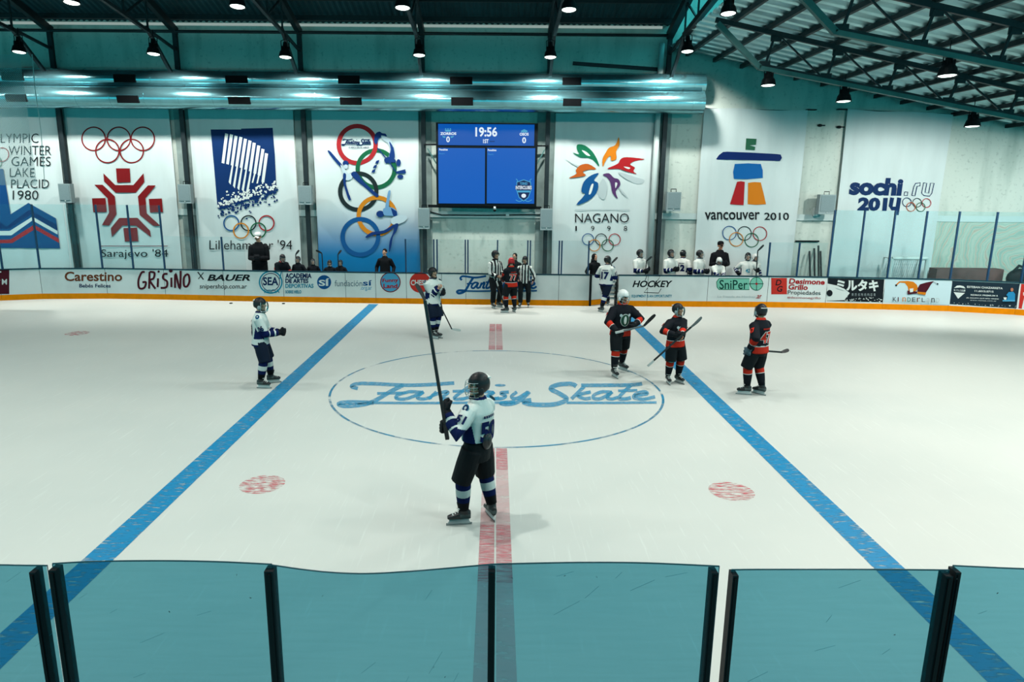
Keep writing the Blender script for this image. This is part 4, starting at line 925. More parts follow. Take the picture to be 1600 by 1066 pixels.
# ================================================================== NEAR GLASS
YG = 2.80; NB = 1.07
NEARG = glass('near_glass', (.15, .40, .48), .05, 0.10, '#4c9da8')
SCR = mat('glass_scratch', '#7fb6ba', .6)
GEDGE = mat('glass_edge', '#24454c', .3)
def nearp(x, y): return ony(x, y, YG)
nb = thing('near_boards', 'white boards under the near glass, below the picture', 'rink boards', (0, YG, 0))
MB().box((0, -.06, .53), (14, .10, 1.06)).build('board_panel', WHITE, nb); MB().box((0, 0.0, .095), (14, .012, .19)).build('kick_plate', KICK, nb); MB().box((0, -.05, NB - .01), (14, .16, .03)).build('cap_rail', DARK, nb)
def near_pane(label, top, posts, lean=0.0):
    """top: list of photo points along the upper edge; posts: (x at top, y top, width px)"""
    P = [nearp(x, y) for x, y in top]; c = catmull(P, 6); L = Vector(((c[0].x + c[-1].x) / 2, YG, NB + .005))
    t = thing('glass_screen', label, 'glass screen', L)
    th = .010; vs = []; n = len(c)
    for p in c:
        for y in (-th / 2, th / 2): vs += [Vector((p.x, YG + y, NB + .005)) - L, Vector((p.x, YG + y, p.z)) - L]
    # single visible sheet plus dark polished edge
    f = [(4 * i, 4 * i + 4, 4 * i + 5, 4 * i + 1) for i in range(n - 1)]
    MB().add(vs, f).build('pane', NEARG, t)
    MB().tube([p - L for p in c], .0035, 6).build('polished_edge', GEDGE, t)
    MB().tube([Vector((c[0].x, YG, NB + .01)) - L, c[0] - L], .002, 6).build('polished_edge', GEDGE, t); MB().tube([Vector((c[-1].x, YG, NB + .01)) - L, c[-1] - L], .002, 6).build('polished_edge', GEDGE, t)
    rnd = random.Random(len(label) * 7); q = MB(); zt = min(p.z for p in c) - .03
    for i in range(9):
        x = rnd.uniform(c[0].x + .08, c[-1].x - .08); z = rnd.uniform(1.45, zt); a_ = rnd.uniform(.3, 1.3) if i < 6 else rnd.uniform(0, 3); l_ = rnd.uniform(.04, .14) if i < 6 else .008
        q.beam(Vector((x, YG - .004, z)) - L, Vector((x + l_ * cos(a_), YG - .004, min(z + l_ * sin(a_), zt))) - L, .0012 if i < 6 else .004, .0008, 0 if i < 6 else 1)
    q.build('scratch', [SCR, DARK], t, kind='stuff')
    for px, py, w in posts:
        p = nearp(px, py); wm = w / FPX * 3.1
        q = MB().box(Vector((p.x, YG - .005, (p.z + NB) / 2)) - L, (wm, .055, p.z - NB)); po = q.build('post', DARK, t)
        MB().box(Vector((p.x, YG - .035, (p.z + NB) / 2)) - L, (wm * .45, .012, p.z - NB - .02)).build('post_strip', mat('post_rubber', '#05080a', .7), t)
        MB().ell(Vector((p.x, YG - .034, p.z - .03)) - L, (.006, .006, .006), n=8, m=6).build('screw', GREYBOX, t)
    return t
near_pane('tinted glass panel at the left edge of the near boards', [(-268, 881), (-120, 880), (0, 883), (74, 884)], [(-260, 887, 9), (57, 889, 9)])
near_pane('wide tinted glass panel left of centre with a bowed top edge', [(82, 881), (150, 877.5), (250, 876.5), (340, 878), (425, 882)], [(88, 886, 11)])
near_pane('tinted glass panel with a sagging top edge left of the middle post', [(425, 883), (490, 892), (560, 896.5), (640, 893), (769, 882)], [(423, 887.5, 14)])
near_pane('tinted glass panel right of the middle post', [(769, 882), (850, 880), (920, 879), (1010, 880), (1124, 885)], [(768.5, 888, 11), (1114, 890, 10)])
near_pane('tinted glass panel across the right blue line', [(1143, 890.5), (1200, 890), (1350, 890), (1483, 891)], [(1146, 894, 9), (1477, 895, 11)])
near_pane('tinted glass panel at the right edge of the near boards', [(1489, 884), (1530, 886), (1600, 889), (1720, 893), (1836, 894)], [(1491, 889, 8), (1829, 899, 9)])

# ================================================================== PEOPLE
SKIN = mat('skin', '#b98468', 0.55); SKIN2 = mat('skin_pale', '#c79a80', .55); EYE = mat('eye_dark', '#1c1614', .3); LIP = mat('lip', '#8c4a44', .5); HAIR = mat('hair_dark', '#17120f', .7, bump=.4, bscale=120)
JWHITE = mat('jersey_white', '#d3dbd4', .8, bump=.25, bscale=14); JNAVY = mat('jersey_navy', '#0a1a48', .8, bump=.2, bscale=14); JBLACK = mat('jersey_black', '#14181e', .8, bump=.25, bscale=14); JRED = mat('jersey_red', '#c4301f', .8); JDK = mat('under_black', '#0d1013', .8)
PBLACK = mat('pants_black', '#0f1518', .7, bump=.25, bscale=18); PNAVY = mat('pants_navy', '#101c2e', .7, bump=.2, bscale=18)
HBLACK = mat('helmet_black', '#0e1215', .42, spec=.3); HWHITE = mat('helmet_white', '#d9dfda', .45, spec=.25); HRED = mat('helmet_red', '#b5252a', .45, spec=.25)
WIRE = mat('cage_wire', '#9fb0b0', .35, .4); BOOT = mat('skate_boot', '#15191b', .4); BOOTG = mat('skate_grey', '#5d6663', .5); HOLD = mat('blade_holder', '#c9d0cc', .4); BLADE = mat('skate_blade', '#8b989a', .25, .8); LACE = mat('skate_lace', '#d6dcd6', .7)
GBLACK = mat('glove_black', '#101418', .6); GGREY = mat('glove_grey', '#5b7078', .6); GRED = mat('glove_red', '#a5312c', .6)
JACKET = mat('jacket_black', '#0c0f13', .7, bump=.3, bscale=10); STICKB = mat('stick_black', '#0e1113', .45); STICKG = mat('stick_grey', '#6a7373', .45); TAPE = mat('stick_tape', '#c4cac4', .8)
VISOR = glass('clear_visor', (.93, .97, .97), .12)
NUMGREEN = mat('crest_green', '#234a3a', .7)

def ik(a, b, l1, l2, pole):
    d = b - a; L = d.length
    if L > (l1 + l2) * .999: b = a + d * ((l1 + l2) * .999 / L); d = b - a; L = d.length
    c = (l1 * l1 - l2 * l2 + L * L) / (2 * L); h = sqrt(max(l1 * l1 - c * c, 0)); n = d.normalized()
    p = pole - n * pole.dot(n); p = p.normalized() if p.length > 1e-5 else Vector((0, 0, 1))
    return a + n * c + p * h, b
PROF = [(.86, .235, .175), (.95, .225, .165), (1.05, .212, .155), (1.18, .212, .152), (1.30, .218, .155), (1.38, .208, .148), (1.45, .155, .122), (1.515, .10, .092), (1.55, .08, .078)]

def person(px, th, label, h=1.85, Y=None, team='white', head=(0, 0), lean=0, twist=0, hands=None, hdir=None, feet=None, fdir=None, num=None, sleeve_num=None, helmet=None, cage='cage', gloves=GBLACK, pants=None, sock='white', bare=(), crest=None, group=None,
           fat=1.0, vox=.012, tuck=False, z0=0.0, grip=(None, None), skates=True, name=None, scalp='cap'):
    """px: ground pixel (or a world x with Y given); th: heading, 0 toward the near glass, + toward the right"""
    base = onz(*px) if Y is None else Vector((px, Y, 0))
    base.z = z0
    S = h / 1.85; A = rad(th); RZ = Matrix.Rotation(A, 3, 'Z'); RI = RZ.transposed()
    root = thing('person', label, 'person', base, A, group)
    def W(p): return RI @ (Vector(p) - base)                 # world to local
    sc = lambda p: Vector(p) * S
    # upper body frame: lean forward (-y) about the pelvis, twist about z
    U = Matrix.Rotation(rad(lean), 3, 'X') @ Matrix.Rotation(rad(twist), 3, 'Z'); pel = sc((0, 0, .95))
    def ub(p): return pel + U @ (sc(p) - pel)
    sh = {}; el = {}; wr = {}; hd_dir = {}
    for k, sx in (('L', 1), ('R', -1)):
        sh[k] = ub((sx * .19, 0, 1.395))
        t = (hands or {}).get(k)
        if t is None: t = ub((sx * .30, -.10, .92))
        elif len(t) == 4: t = W(t[:3])                     # world point tagged with a 4th item
        else: t = ub(t)
        pole = Vector((sx * .55, .75, -.55))
        if hdir and k in hdir: pole = Vector(hdir[k])
        el[k], wr[k] = ik(sh[k], t, .30 * S, .27 * S, pole)
    hip = {}; kn = {}; an = {}; fd = {}
    lift = .075 * S if skates else 0
    for k, sx in (('L', 1), ('R', -1)):
        hip[k] = sc((sx * .10, 0, .93))
        f = (feet or {}).get(k)
        f = sc((sx * .13, 0.0, 0)) if f is None else (W(onz(*f)) if not isinstance(f, Vector) else f)
        f.z = 0
        an[k] = f + Vector((0, 0, .085 * S + lift))
        fdv = rad((fdir or {}).get(k, sx * 12)); fd[k] = Vector((sin(fdv), -cos(fdv), 0))
        kn[k], an[k] = ik(hip[k], an[k], .405 * S, .39 * S, fd[k] + Vector((sx * .15, 0, 0)))
    # head
    HC = ub((0, -.015, 1.675)) ; HR = U @ Matrix.Rotation(rad(head[0]), 3, 'Z') @ Matrix.Rotation(rad(head[1]), 3, 'X')
    def hp(p): return HC + HR @ sc(p)
    # ---- body, one continuous surface
    b = MB(); R_ = lambda r: r * S
    b.tube([sc((0, 0, .86)), pel, ub((0, 0, 1.1)), ub((0, 0, 1.3)), ub((0, 0, 1.40)), ub((0, 0, 1.5))], [(R_(.12), R_(.095)), (R_(.14), R_(.11)), (R_(.14), R_(.105)), (R_(.155), R_(.115)), (R_(.13), R_(.085)), (R_(.055), R_(.055))], 14, side=(1, 0, 0))
    b.tube([ub((0, 0, 1.42)), ub((0, .0, 1.52)), hp((0, .015, -.08))], [R_(.065), R_(.058), R_(.055)], 10)
    b.ell(HC + HR @ sc((0, .012, .03)), (R_(.076), R_(.096), R_(.098)), HR); b.ell(HC + HR @ sc((0, -.03, -.055)), (R_(.056), R_(.062), R_(.07)), HR); b.ell(HC + HR @ sc((0, -.075, -.098)), (R_(.03), R_(.026), R_(.022)), HR)
    b.tube([hp((0, -.088, .03)), hp((0, -.112, -.02)), hp((0, -.09, -.035))], [R_(.010), R_(.018), R_(.012)], 8)
    b.tube([hp((-.045, -.078, .042)), hp((0, -.094, .045)), hp((.045, -.078, .042))], R_(.013), 8)
    for sx in (-1, 1): b.ell(hp((sx * .078, .01, -.005)), (R_(.014), R_(.024), R_(.034)), HR, 8, 6); b.ell(hp((sx * .042, -.07, -.015)), (R_(.024), R_(.02), R_(.02)), HR, 8, 6)
    for k in 'LR':
        b.tube([sh[k], sh[k].lerp(el[k], .4), el[k], el[k].lerp(wr[k], .35), wr[k]], [R_(.062), R_(.055), R_(.043), R_(.044), R_(.029)], 10)
        b.tube([hip[k], hip[k].lerp(kn[k], .35), kn[k], kn[k].lerp(an[k], .3), an[k], an[k] - Vector((0, 0, .05 * S))], [R_(.092), R_(.085), R_(.058), R_(.06), R_(.04), R_(.038)], 10)
        b.ell(hip[k], (R_(.085),) * 3)
    body = remesh(b, max(vox * .85, .009), 2)
    for i_, f_ in enumerate(body.f):
        p_ = Vector(body.v[f_[0]])
        if (p_ - HC).length > .185 * S and all((p_ - wr[k]).length > .05 * S or (p_ - wr[k]).dot(wr[k] - el[k]) < -.01 for k in 'LR'): body.m[i_] = 3
    def hand_geo(mb, k, gl, grip_dir=None):
        f = (wr[k] - el[k]).normalized(); sx = 1 if k == 'L' else -1
        s_ = (grip_dir if grip_dir is not None else Vector((sx * .2, -.3, 1)))
        s_ = s_ - f * s_.dot(f)
        if s_.length < .2: s_ = f.cross(Vector((1, 0, 0)))
        s_.normalize(); n = f.cross(s_) * (1 if (f.cross(s_)).x * sx < 0 else -1)      # palm normal, toward the body side
        g = S * (1.12 if gl else .82); r = (.021 if gl else .0105) * g; w0 = wr[k]
        pal = w0 + f * .05 * g
        M = Matrix((s_, n, f)).transposed()
        mb.ell(pal, (.052 * g, (.040 if gl else .018) * g, .062 * g), M, 12, 8)
        for i, ln in enumerate((.072, .082, .078, .064)):
            q = w0 + f * .088 * g + s_ * ((i - 1.5) * (.030 if gl else .023) * g * -1)
            q2 = q + f * ln * .42 * g + n * .012 * g; q3 = q2 + n * ln * .46 * g + f * .01 * g; q4 = q3 + n * .006 * g - f * ln * .36 * g
            mb.tube([q - f * .03 * g, q, q2, q3, q4], [r, r * 1.05, r, r * .95, r * .8], 8)
        t0 = w0 + f * .03 * g + s_ * .045 * g; t1 = t0 + s_ * .03 * g + f * .03 * g + n * .02 * g; t2 = t1 + f * .03 * g + n * .035 * g - s_ * .008 * g
        mb.tube([t0 - s_ * .03 * g, t0, t1, t2], [r * 1.1, r * 1.2, r * 1.05, r * .85], 8)
    for k in bare:
        hb = MB(); hand_geo(hb, k, False, grip[0 if k == 'L' else 1]); body.add(hb.v, hb.f, 0)
    for sx in (-1, 1): body.ell if False else None
    for sx in (-1, 1):
        e = MB(); e.ell(hp((sx * .031, -.088, .022)), (R_(.013), R_(.008), R_(.007)), HR, 8, 6); body.add(e.v, e.f, 1)
    e = MB(); e.ell(hp((0, -.093, -.062)), (R_(.024), R_(.010), R_(.007)), HR, 10, 6); body.add(e.v, e.f, 2)
    body.build('body', [SKIN if int(h * 100) % 2 else SKIN2, EYE, LIP, JDK], root, smooth=True)

    # ---- jersey or jacket
    j = MB(); pad = 1.0 if team in ('white', 'black') else .88
    zb = .86 if not tuck else .97
    prof = [p for p in PROF if p[0] >= zb - .001]
    if team == 'coach': prof = [(.84, .185, .145)] + PROF[1:]
    rings = []
    for z, rx, ry in prof:
        c = ub((0, 0, z)); X = U @ Vector((1, 0, 0)); Yv = U @ Vector((0, 1, 0)); f_ = fat * (pad if z < 1.5 else 1)
        rings.append([c + X * (rx * S * f_ * cos(a)) + Yv * (ry * S * f_ * sin(a)) for a in [2 * pi * i / 24 for i in range(24)]])
    j.rings(rings)
    for k, sx in (('L', 1), ('R', -1)):
        e_ = wr[k].lerp(el[k], .06); pp = pad * fat
        j.ell(ub((sx * .165, 0, 1.40)), (R_(.095 * pp), R_(.095 * pp), R_(.085 * pp)), U)
        j.tube([ub((sx * .11, 0, 1.41)), sh[k], sh[k].lerp(el[k], .5), el[k], el[k].lerp(wr[k], .5), e_], [R_(.085 * pp), R_(.095 * pp), R_(.088 * pp), R_(.084 * pp), R_(.070 * pp), R_(.060 * pp)], 14)
    jm = remesh(j, vox, 3)
    UI = U.transposed(); mats = []
    def mid(m):
        if m not in mats: mats.append(m)
        return mats.index(m)
    def closest(p, a, b_):
        d = b_ - a; t = max(0, min(1, (p - a).dot(d) / d.length_squared)); return t, (p - (a + d * t))
    rnd = random.Random(hash(label) & 255)
    ms = []
    for f in jm.f:
        p = sum((Vector(jm.v[i]) for i in f), Vector()) / len(f)
        lp = pel + UI @ (p - pel); lp /= S
        best = None
        for k in 'LR':
            t1, d1 = closest(p, sh[k], el[k]); t2, d2 = closest(p, el[k], wr[k])
            for t, d in ((t1 * .5, d1), (.5 + t2 * .5, d2)):
                q = d.length / S
                if best is None or q < best[0]: best = (q, t, d, k)
        qd, t, d, k = best
        arm = (qd < .115 * fat and abs(lp.x) > .17) or t > .55 and qd < .10
        upn = d.normalized().z if d.length > 1e-6 else 0
        if team == 'white':
            if arm:
                m = JWHITE
                if t > .26 + .22 * (upn + 1) * .5 and t < .80: m = JNAVY
                if .80 <= t < .86: m = JWHITE
                if t >= .86: m = JNAVY
                if .60 < t < .64: m = JWHITE
            else:
                m = JWHITE
                if lp.z < .905 and not tuck: m = JNAVY
                if abs(lp.x) > .155 and 1.02 < lp.z < 1.33 and lp.y > -.06 + .0: m = JNAVY if abs(lp.x) > .155 + .05 * (lp.z - 1.02) / .3 else JWHITE
                if lp.z > 1.525: m = JNAVY
        elif team == 'black':
            if arm:
                m = JBLACK
                if .555 < t < .74: m = JRED
                if .74 <= t < .76: m = JWHITE
            else:
                m = JBLACK
                if lp.z < 1.0: m = JRED
                if 1.0 <= lp.z < 1.018: m = JWHITE
                if lp.z > 1.515: m = JRED
        elif team == 'ref':
            if arm:
                q = (p - sh[k]); ax = (el[k] - sh[k]).normalized(); sid = U @ Vector((1, 0, 0)); sid = (sid - ax * sid.dot(ax)).normalized()
                m = JWHITE if floor(q.dot(sid) / S / .05 + 100.5) % 2 else JBLACK
                if t > .86: m = JBLACK
            else: m = JWHITE if floor(lp.x / .052 + 100.0) % 2 else JBLACK
            if lp.z > 1.515: m = JBLACK
        elif team == 'coach': m = JACKET
        else: m = team
        ms.append(mid(m))
    jm.m = ms
    def on_torso(u, z, back=True, off=.014):
        rx = np.interp(z, [q[0] for q in PROF], [q[1] for q in PROF]) * fat * pad; ry = np.interp(z, [q[0] for q in PROF], [q[2] for q in PROF]) * fat * pad
        a = u / rx; a = max(-1.35, min(1.35, a))          # arc along the ellipse
        x = rx * sin(a); y = ry * cos(a)
        n = Vector((sin(a) / rx, cos(a) / ry, 0)).normalized()
        x += n.x * off; y += n.y * off
        return ub((x if not back else -x, y if back else -y, z))
    def stamp(t, u0, z0_, u1, z1_, m, back=True, off=.014, bold=.03):
        vs, fs = text_tris(t, bold); ax = min(v[0] for v in vs); bx = max(v[0] for v in vs); ay = min(v[1] for v in vs); by = max(v[1] for v in vs)
        o_ = [on_torso((u0 + (v[0] - ax) / (bx - ax) * (u1 - u0)), z0_ + (v[1] - ay) / (by - ay) * (z1_ - z0_), back, off) for v in vs]
        jm.add(o_, fs, mid(m))
    if num:
        if team == 'black': stamp(num, -.145, 1.06, .145, 1.30, JWHITE, off=.012, bold=.07); stamp(num, -.135, 1.068, .135, 1.292, JRED, off=.017, bold=.02); stamp('PLAYER' if False else num[0] * 0 + 'MORENO' if False else 'II', -.10, 1.33, .10, 1.365, JRED) if False else None
        else: stamp(num, -.13, 1.06, .13, 1.30, JNAVY, bold=.05)
        # name bar over the number, too small to read
        for i in range(6): 
            u = -.09 + i * .032; jm.add([on_torso(u, 1.335), on_torso(u + .022, 1.335), on_torso(u + .022, 1.365), on_torso(u, 1.365)], [(0, 1, 2, 3)], mid(JRED if team == 'black' else JNAVY))
    if crest == 'shield':
        def blob(cx, cz, rx, rz, m, off):
            jm.add([on_torso(cx + rx * cos(2 * pi * i / 20), cz + rz * sin(2 * pi * i / 20), False, off) for i in range(20)], [tuple(range(20))], mid(m))
        blob(0, 1.21, .10, .13, JWHITE, .014); blob(0, 1.21, .088, .118, NUMGREEN, .018); blob(0, 1.21, .03, .085, JWHITE, .022)
        for sx in (-1, 1): blob(sx * .09, 1.31, .03, .03, GREYP, .016)
    if crest == 'number': stamp('42', -.075, 1.12, .075, 1.25, CYAN, back=False); 
    def arm_stamp(t, k, a, b_, size, m):
        # number on the outer side of the upper sleeve
        ax = (el[k] - sh[k]).normalized(); out = (U @ Vector((1 if k == 'L' else -1, .25, 0))); out = (out - ax * out.dot(ax)).normalized(); s_ = out.cross(ax) 
        vs, fs = text_tris(t, .04); x0_ = min(v[0] for v in vs); x1_ = max(v[0] for v in vs); y0_ = min(v[1] for v in vs); y1_ = max(v[1] for v in vs)
        r = .096 * pad * fat * S
        pts = []
        for v in vs:
            u = ((v[0] - x0_) / (x1_ - x0_) - .5) * size * S; w = ((v[1] - y0_) / (y1_ - y0_))
            c = sh[k].lerp(el[k], b_ + (a - b_) * w); an_ = u / r
            pts.append(c + out * (r + .006) * cos(an_) + s_ * (r + .006) * sin(an_))
        jm.add(pts, fs, mid(m))
    if sleeve_num:
        for k in 'LR': arm_stamp(sleeve_num, k, .35, .72, .11, JRED if team == 'black' else JNAVY)
        if team == 'white':
            for k, sx in (('L', 1), ('R', -1)):       # round shoulder patch
                c = ub((sx * .235, .02, 1.475)); nrm = (U @ Vector((sx * .75, .1, .66))).normalized(); e1 = nrm.cross(Vector((0, 1, .01))).normalized(); e2 = nrm.cross(e1)
                c = ub((sx * .165, 0, 1.40)) + nrm * R_(.106)
                for rr, m_, o_ in ((.05, CYAN, 0), (.042, NAVY, .004), (.018, GREYP, .008)):
                    jm.add([c + nrm * o_ + e1 * (rr * S * cos(2 * pi * i / 14)) + e2 * (rr * S * .8 * sin(2 * pi * i / 14)) for i in range(14)], [tuple(range(14))], mid(m_))
    jm.build('jacket' if team == 'coach' or not isinstance(team, str) else 'jersey', mats, root, smooth=True)

    # ---- trousers or hockey pants
    q = MB(); full = team in ('ref', 'coach') or not isinstance(team, str)
    hz = 1.03 if tuck else .99
    for a, m_, f in ((1, 1, 1),):
        rings = []
        for z, rx, ry in ((.80, .17, .14), (.90, .195, .15), (hz, .185, .14)):
            rings.append([sc((0, 0, z)) + sc((rx * .97 * cos(a_), ry * .97 * sin(a_), 0)) for a_ in [2 * pi * i / 20 for i in range(20)]])
        q.rings(rings)
    for k in 'LR':
        if full: q.tube([hip[k], hip[k].lerp(kn[k], .5), kn[k], kn[k].lerp(an[k], .5), an[k] + Vector((0, 0, .03))], [R_(.115), R_(.108), R_(.092), R_(.085), R_(.082)], 14)
        else: q.tube([hip[k] + Vector((0, 0, .02)), hip[k].lerp(kn[k], .45), hip[k].lerp(kn[k], .98)], [R_(.125), R_(.130), R_(.118)], 14)
    qm = remesh(q, vox, 3)
    pm = pants or (PBLACK if team != 'white' else PNAVY)
    qm.build('trousers' if full else 'hockey_pants', pm, root, smooth=True)
    if tuck:
        q = MB(); q.ell(sc((.02, .145, 1.06)), (R_(.085), R_(.045), R_(.11))); q.ell(sc((.02, .165, 1.06)), (R_(.05), R_(.035), R_(.075))); q.build('back_pad', mat('pad_black', '#10181b', .35), root, smooth=True)
    # ---- socks, skates
    for k, sx in (('L', 1), ('R', -1)):
        if not full:
            a, b_ = kn[k].lerp(hip[k], .22), an[k] + Vector((0, 0, .04 * S)); st_ = [0, .12, .34, .36, .56, .58, .75, 1.0]
            if sock == 'white': sm = [JNAVY, JNAVY, JNAVY, JWHITE, JWHITE, JNAVY, JDK]
            else: st_ = [0, .13, .16, .42, .45, .6, .8, 1.0]; sm = [JBLACK, JWHITE, JRED, JWHITE, JBLACK, JBLACK, JBLACK]
            rr = np.interp(st_, [0, .15, .5, 1], [.088, .09, .088, .062]); ms_ = []
            for m in sm:
                if m not in ms_: ms_.append(m)
            q = MB(); q.tube([a.lerp(b_, t) for t in st_], [R_(float(r)) for r in rr], 14, mis=[ms_.index(m) for m in sm]); q.build('sock', ms_, root, smooth=True)
        F = fd[k]; Xs = Vector((-F.y, F.x, 0)); c = Vector((an[k].x, an[k].y, 0)); zl_ = an[k].z - .085 * S - lift
        c.z = max(zl_, 0) if abs(zl_) > .02 else 0
        sk = bpy.data.objects.new('skate' if skates else 'shoe', None); COL.objects.link(sk); sk.parent = root
        def fp(u, s_, z): return c + F * (u * S) + Xs * (s_ * S) + Vector((0, 0, z * S + (lift if skates else 0)))
        q = MB(); secs = [(-.085, .036, .0, .10), (-.05, .042, .0, .12), (.0, .042, .0, .12), (.05, .044, .0, .095), (.10, .047, .0, .075), (.15, .045, .0, .062), (.185, .03, .005, .045)]
        rings = [[fp(u, w * cos(a_), z0_ + (z1_ - z0_) * (.5 + .5 * sin(a_))) for a_ in [2 * pi * i / 12 for i in range(12)]] for u, w, z0_, z1_ in secs]
        q.rings(rings); q.tube([fp(-.02, 0, .06), an[k] + Vector((0, 0, .05 * S)), an[k] + Vector((0, 0, .13 * S)) + F * .015], [(R_(.05), R_(.058)), (R_(.052), R_(.06)), (R_(.058), R_(.066))], 14, side=tuple(Xs))
        bo = remesh(q, .009, 1)
        bo.m = [1 if (Vector(bo.v[f[0]]) - c).dot(F) < .04 * S and .02 < (Vector(bo.v[f[0]]).z - c.z - lift) / S < .07 else 0 for f in bo.f]
        bo.build('boot', [BOOT, BOOTG], sk, smooth=True)
        if skates:
            q = MB()
            for u in (.0,):
                q.rings([[fp(u_, w_ * cos(a_), z_) for a_ in [2 * pi * i / 10 for i in range(10)] for u_ in (u0_ + .10 * 0 + l_ * sin(a_),)] for u0_, l_, w_, z_ in ((.05, .125, .02, .004), (.05, .12, .013, -.02), (.05, .145, .009, -.052))])
            q.build('blade_holder', HOLD, sk, smooth=False)
            q = MB(); a = fp(-.10, 0, 0); b_ = fp(.20, 0, 0); zt = lift - .048 * S
            q.beam((a.x, a.y, c.z + zt * .5 + .001), (b_.x, b_.y, c.z + zt * .5 + .001), .006, max(zt, .02)); q.build('blade', BLADE, sk)
            q = MB()
            for i in range(4): u = .035 + i * .028; z = .115 - i * .016; q.tube([fp(u, -.03, z - .008), fp(u + .008, 0, z + .006), fp(u, .03, z - .008)], R_(.006), 6)
            q.tube([an[k] + F * R_(.05) + Xs * R_(.05) + Vector((0, 0, .06 * S)), an[k] + F * R_(.072) + Vector((0, 0, .05 * S)), an[k] + F * R_(.05) - Xs * R_(.05) + Vector((0, 0, .06 * S))], R_(.007), 6)
            q.build('laces', LACE, sk)
    # ---- gloves
    for k, gi in (('L', 0), ('R', 1)):
        if k in bare: continue
        q = MB(); hand_geo(q, k, True, grip[gi]); f = (wr[k] - el[k]).normalized()
        q.tube([wr[k] - f * R_(.085), wr[k] - f * R_(.02), wr[k] + f * R_(.03)], [R_(.066), R_(.056), R_(.05)], 12)
        if isinstance(team, str) and team in ('white', 'black'):
            gm = remesh(q, .008, 1)
            gm.m = [1 if -.045 < (Vector(gm.v[f_[0]]) - wr[k]).dot(f) / S < -.03 else 0 for f_ in gm.f]
            gm.build('glove', [gloves, LACE if gloves is GBLACK else gloves], root, smooth=True)
        else: remesh(q, .009, 1).build('glove', [GBLACK], root, smooth=True)
    # ---- head gear
    if helmet is not None:
        hm = bpy.data.objects.new('helmet', None); COL.objects.link(hm); hm.parent = root
        q = MB(); N1, N2 = 28, 10; rings = []
        for sgn, thk in ((1, 0), (-1, .012)):
            for i_ in range(N2 + 1):
                i = i_ if sgn > 0 else N2 - i_; ring = []
                for jn in range(N1):
                    az = 2 * pi * jn / N1; fr_ = -sin(az)        # 1 at the front
                    zmin = -.075 + (.115 if fr_ > .55 else (.115 * (fr_ - .25) / .3 if fr_ > .25 else 0)) + (.02 if fr_ < -.6 else 0)
                    zmax = .145; t = i / N2
                    lo = math.asin(max(-1, min(1, (zmin - .01) / .135))); el_ = pi / 2 - (pi / 2 - lo) * t
                    rx, ry, rz = .103 - thk, .128 - thk, .135 - thk
                    bump_ = 1 + .03 * (1 if abs(((az * 4 / pi) % 2) - 1) < .35 and .2 < t < .75 else 0)
                    ring.append(hp((rx * bump_ * cos(el_) * cos(az), .012 + ry * bump_ * cos(el_) * sin(az), .01 + rz * sin(el_))))
                rings.append(ring)
        q.rings(rings, False); q.build('shell', helmet, hm, smooth=True)
        q = MB()
        for sx in (-1, 1): q.ell(hp((sx * .098, .0, -.05)), (R_(.012), R_(.035), R_(.045)), HR, 10, 6)
        q.build('ear_guard', GREYBOX if helmet is HBLACK and cage == 'bubble' else helmet, hm, smooth=True)
        q = MB(); q.tube([hp((-.09, -.02, -.08)), hp((-.05, -.07, -.135)), hp((0, -.10, -.14)), hp((.05, -.07, -.135)), hp((.09, -.02, -.08))], R_(.016), 8); q.build('chin_cup', helmet if helmet is HBLACK else JDK, hm, smooth=True)
        q = MB(); q.add([hp((x, -.118 + .6 * abs(x) ** 1.3, z)) for x, z in ((-.04, .085), (.04, .085), (.045, .10), (-.045, .10))], [(0, 1, 2, 3)])
        sx = .0; q = MB(); q.beam(hp((-.06, .115, .085)), hp((.06, .115, .085)), R_(.03), R_(.012)); q.build('stripe_badge', LACE if helmet is HBLACK else helmet, hm)
        if cage == 'cage':
            q = MB(); arc = lambda z, b_, r: [hp((.105 * cos(a_), -(.02 + b_ * sin(a_)), z)) for a_ in [rad(8 + 164 * i / 12) for i in range(13)]]
            for z, b_ in ((.05, .115), (.0, .134), (-.055, .137), (-.115, .118)): q.tube(arc(z, b_, 0), R_(.0034), 5)
            for a_ in (28, 62, 90, 118, 152): q.tube([hp((.105 * cos(rad(a_)), -(.02 + b_ * sin(rad(a_))), z)) for z, b_ in ((.055, .115), (.025, .128), (-.01, .135), (-.045, .137), (-.08, .133), (-.115, .118))], R_(.0030), 5)
            q.build('face_cage', WIRE, hm)
        elif cage == 'bubble':
            q = MB(); q.grid(lambda u, v: hp((.108 * cos(rad(8 + 164 * u)), -(.02 + (.12 + .02 * sin(pi * v)) * sin(rad(8 + 164 * u))), .06 - .18 * v)), 16, 6); q.build('visor', VISOR, hm, smooth=True)
            q = MB(); q.tube([hp((.108 * cos(rad(8 + 164 * i / 14)), -(.02 + .12 * sin(rad(8 + 164 * i / 14))), -.12)) for i in range(15)], R_(.006), 6)
            for sx in (8, 172): q.tube([hp((.108 * cos(rad(sx)), -(.02 + (.12 + .02 * sin(pi * v)) * sin(rad(sx))), .06 - .18 * v)) for v in (0, .25, .5, .75, 1)], R_(.006), 6)
            q.build('visor_rim', WIRE, hm)
        elif cage == 'half':
            q = MB(); q.grid(lambda u, v: hp((.108 * cos(rad(15 + 150 * u)), -(.02 + .118 * sin(rad(15 + 150 * u))), .05 - .075 * v)), 14, 3); q.build('visor', VISOR, hm, smooth=True)
    else:
        q = MB()
